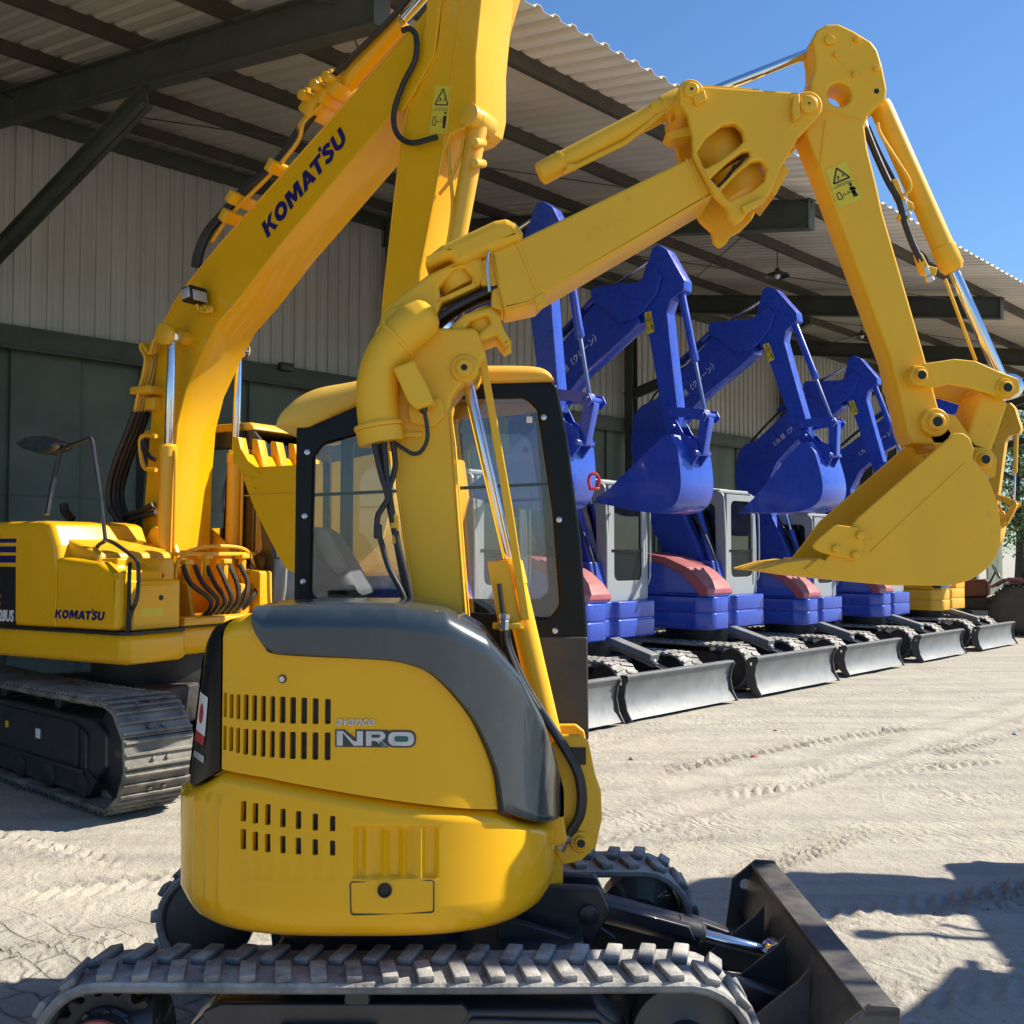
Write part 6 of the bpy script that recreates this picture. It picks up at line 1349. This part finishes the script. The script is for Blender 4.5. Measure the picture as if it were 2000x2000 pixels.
# bucket cylinder beside the stick
b_, r_ = U(), U(); p0, p1 = BU.at3(935, 236, -.18), BU.at3(860, 640, -.18); cylinder((b_, r_), p0, p1, .068, .035, .85)
b_.cyl(p0+Vector((0, -.13, 0)), p0+Vector((0, .13, 0)), .075)
o = b_.build('bucket_cylinder', 'yellow', big); r_.build('piston_rod', 'chrome', o)
mb = U(); mb.tube([BU.at3(u, v, -.24) for u, v in ((876, 290), (878, 330), (884, 400), (876, 470), (866, 520))], .013, 8); mb.build('oil_pipe', 'yellow', o); mb = U(); mb.tube([BU.at3(u, v, -.24) for u, v in ((905, 270), (900, 300), (880, 350), (858, 380))], .013, 8); p = BU.at3(928, 300, -.2)
for vv in (278, 318): mb.cyl(BU.at3(926, vv, -.3), BU.at3(944, vv+2, -.14), .03, seg=10)
mb.build('oil_pipe', 'yellow', o)
# bucket hanging open side up
bs = TU(-.46, [(455, 884), (470, 876), (484, 900), (500, 912), (640, 905), (760, 880), (770, 960), (745, 1060), (690, 1112), (640, 1128), (590, 1124), (560, 1112), (540, 1080), (498, 996)])
mb = U(); mb.plate(fillet(bs, .02), -.46, -.44, .004); bb = mb.build('bucket', 'yellow_gloss', big)
mb = U(); mb.plate(fillet(bs, .02), .44, .46, .004); mb.build('side_plate', 'yellow_gloss', bb)
sh = bs[5:]+bs[:1]; cc = Vector(BU.at(620, 985, -.46)); inn = [tuple(Vector(p)+(cc-Vector(p)).normalized()*.02) for p in sh]
mb = U(); mb.plate(sh+inn[::-1], -.442, .442, .004); mb.build('bucket_shell', 'yellow_gloss', bb)
ca, cb_ = BU.at(455, 880, -.46), BU.at(498, 996, -.46)
for k in range(5):
    y = -.44+k*.20; mb = U(); tx, tz = ca; mb.plate(fillet([(tx-.02, tz-.10), (tx+.10, tz-.14), (tx+.03, tz+.10), (tx-.03, tz+.11)], .01), y, y+.085, .008); mb.build('bucket_tooth', 'yellow_gloss', bb)
mb = U(); mb.tube([BU.at3(u, v, -.463) for u, v in ((478, 968), (570, 964))], .004, 6, 2); mb.build('fold_line', 'yellow', bb)
mb = U()
for u, v in ((478, 930), (492, 935), (506, 925), (498, 955)): p = BU.at3(u, v, -.46); mb.cyl(p, p-Vector((0, .012, 0)), .012, seg=8, b=.002)
mb.build('bolt', 'yellow_gloss', bb)
# cab
cy0, cy1 = .42, 1.18; cx0, cx1 = -.95, .66; cz0, cz1 = ZS, 2.80
so = fillet([(cx0, cz0), (cx1+.1, cz0), (cx1+.12, 1.7), (cx1-.04, cz1-.12), (cx1-.16, cz1), (cx0+.1, cz1), (cx0, cz1-.12)], .10, 5)
hs_ = [fillet([(cx0+.10, 1.85), (-.20, 1.85), (-.20, cz1-.16), (cx0+.16, cz1-.16)], .07, 4), fillet([(-.10, 1.45), (cx1-.02, 1.75), (cx1-.12, cz1-.18), (-.10, cz1-.16)], .07, 4)]
for y in (cy0, cy1-.05):
    mb = U(); mb.plate(so, y, y+.05, .015, holes=hs_); cs = mb.build('cab_side', 'frame_navy', big)
    mb = U(); [mb.plate(h, y+.02, y+.025, 0) for h in hs_]; mb.build('window_glass', 'glass_dark', cs)
mb = U(); mb.rings([[(x, cy0+.03, z), (x, cy1-.03, z)] for x, z in ((cx1+.095, cz0+.55), (cx1+.11, 1.7), (cx1-.05, cz1-.13))], cap=False, ring_closed=False); mb.build('windscreen', 'glass_dark', big)
mb = U()
for ya in (cy0+.02, cy1-.07):
    P3 = [(cx1+.1, cz0+.5), (cx1+.12, 1.7), (cx1-.045, cz1-.12)]
    mb.rings([[(x+.01, ya, z), (x+.01, ya+.05, z), (x-.04, ya+.05, z), (x-.04, ya, z)] for x, z in P3])
mb.box((cx1+.08, (cy0+cy1)/2, cz0+.27), (.05, cy1-cy0-.06, .54), .01); mb.build('windscreen_frame', 'frame_navy', big)
mb = U(); mb.plate(fillet([(cx0+.02, cz1-.02), (cx1-.10, cz1-.02), (cx1-.16, cz1+.05), (cx0+.08, cz1+.06)], .03), cy0-.01, cy1+.01, .02); mb.build('cab_roof', 'yellow', big)
mb = U(); mb.box((-.35, .8, cz0+.4), (.5, .5, .2), .06); mb.box((-.6, .8, cz0+.8), (.16, .5, .8), .06); mb.box((cx0+.02, .8, 2.0), (.03, .7, 1.5), .01); mb.build('seat', 'dark_plastic', big)
mb = U(); mb.plate(fillet([(.40, ZS), (.76, ZS), (.76, ZS+.40), (.40, ZS+.44)], .02), .28, .43, .01); mb.build('side_step_panel', 'yellow_gloss', big)
mb = U(); mb.tube([(cx1+.16, cy0+.05, cz0+.1), (cx1+.20, cy0+.05, cz0+.3), (cx1+.20, cy0+.05, 1.9), (cx1+.1, cy0+.05, 2.0)], .014, 8); mb.build('handrail', 'cab_silver', big)

# ================================================================== red tractors at the far right
def tractor(x, y, rz, label, sc=1):
    t = thing('compact_tractor', label, 'tractor', (x, y, 0), rz, 'red compact tractors past the end of the row')
    for sx, r_, w_ in ((-.55, .52, .28), (.75, .34, .18)):
        for sy in (-1, 1):
            mb = MB(); cy_ = sy*(.50); mb.lathe((sx, cy_-w_/2, r_), (0, 1, 0), [(0, r_*.55), (.01, r_*.85), (.05, r_*.97), (w_-.05, r_*.97), (w_-.01, r_*.85), (w_, r_*.55)], 28)
            for k in range(18):
                a = k*.349
                for s_ in (-1, 1): mb.box((sx+math.cos(a+s_*.08)*r_*.98, cy_+s_*w_*.22, r_+math.sin(a+s_*.08)*r_*.98), (.05, w_*.5, .05), .006, Matrix.Rotation(-a, 3, 'Y') @ Matrix.Rotation(s_*.4, 3, 'X'))
            ty = mb.build('tyre', 'dark_plastic', t)
            mb = MB(); mb.lathe((sx, cy_-w_*.35, r_), (0, 1, 0), [(0, .02), (.0, r_*.2), (.03, r_*.25), (.04, r_*.52), (w_*.7-.04, r_*.52), (w_*.7-.03, r_*.25), (w_*.7, r_*.2), (w_*.7, .02)], 24); mb.build('rim', 'white', ty)
    mb = MB(); mb.box((.45, 0, .62), (1.0, .34, .30), .04); mb.cyl((-.55, -.4, .52), (-.55, .4, .52), .10); mb.cyl((.75, -.42, .34), (.75, .42, .34), .05); mb.box((-.35, 0, .62), (.7, .32, .34), .04); mb.build('engine_block', 'frame_black', t)
    mb = MB(); mb.plate(fillet([(-.0, .78), (1.05, .70), (1.10, .95), (.95, 1.08), (-.0, 1.16)], .08, 5), -.22, .22, .05, res=4); hd = mb.build('bonnet', 'red' if sc < 1 else 'maroon', t)
    mb = MB(); mb.plate(fillet([(-.15, .74), (.15, .74), (.15, .97), (-.15, .97)], .03), 1.08, 1.105, .006, axis='x'); mb.build('grille', 'black', hd)
    for sy in (-1, 1):
        mb = MB(); mb.lathe((1.085, sy*.13, 1.0), (1, 0, 0), [(0, .06), (.02, .05), (.03, .02)], 16); mb.build('headlight', 'white', t)
        mb = MB(); mb.tube([(-.1, sy*.5, 1.0), (-.35, sy*.5, 1.14), (-.75, sy*.5, 1.12), (-1.05, sy*.5, .85)], .03, 6); mb.plate(fillet([(-.1, .98), (-.35, 1.12), (-.75, 1.10), (-1.05, .82), (-1.1, .84), (-.78, 1.16), (-.33, 1.18), (-.05, 1.0)], .02), sy*.36 if sy > 0 else -.62, sy*.62 if sy > 0 else -.36, .006); mb.build('mudguard', 'red' if sc < 1 else 'maroon', t)
    mb = MB(); mb.box((-.5, 0, 1.0), (.42, .44, .12), .04); mb.box((-.72, 0, 1.2), (.10, .44, .34), .04); mb.build('seat', 'dark_plastic', t)
    mb = MB(); mb.tube([(.0, 0, 1.05), (-.12, 0, 1.30)], .02, 6, 2); pts = [Vector((-.14+.17*math.cos(a)*.45, .17*math.sin(a), 1.32+.17*math.cos(a)*.9)) for a in [k*.4488 for k in range(15)]]; mb.tube(pts, .014, 6, 2); mb.build('steering_wheel', 'black', t)
    mb = MB(); mb.box((-1.25, 0, .42), (.55, 1.3, .30), .06); mb.box((-1.1, 0, .62), (.2, .3, .3), .03); mb.build('rotary_tiller', 'maroon', t)
    mb = MB(); mb.tube([(-.9, -.4, .9), (-.9, -.4, 1.7), (-.9, -.3, 1.85), (-.9, .3, 1.85), (-.9, .4, 1.7), (-.9, .4, .9)], .025, 8); mb.build('roll_bar', 'frame_black', t)
    t.scale = (sc, sc, sc); return t
p = row_origin(6)
for i, (k, off, rz, lab) in enumerate(((7.4, -1.0, 150, 'dark red compact tractor with its tiller, just right of the small yellow excavator'), (8.3, -.3, 165, 'dark red compact tractor at the right frame edge, half out of view'), (9.6, -1.2, 160, 'bright red tractor farthest along past the excavators'))):
    q = row_origin(k)+FWD*(1.0+off); tractor(q.x, q.y, R(rz), lab, .98 if i == 2 else 1)
# scattered stones and a bit of broken brick on the yard
rnd = random.Random(5)
for i in range(12):
    x = rnd.uniform(-2.8, 5.0); y = rnd.uniform(5.2, 10.5); s_ = rnd.uniform(.012, .034)
    mb = MB(); bm = mb.bm; bmesh.ops.create_icosphere(bm, subdivisions=1, radius=1)
    for v in bm.verts: v.co *= rnd.uniform(.75, 1.15); v.co.z *= .6
    ob = mb.build('stone', 'cab_silver' if i % 3 else 'brick_red', None, sharp=60); ob.scale = (s_*1.4, s_, s_); ob.rotation_euler = (0, 0, rnd.random()*6); ob.location = (x, y, s_*.1)
    tag(ob, 'small loose stone lying on the sandy yard' if i % 3 else 'small chip of reddish brick lying on the sandy yard', 'stone', 'loose stones on the sandy yard' if i % 3 else 'brick chips on the sandy yard')
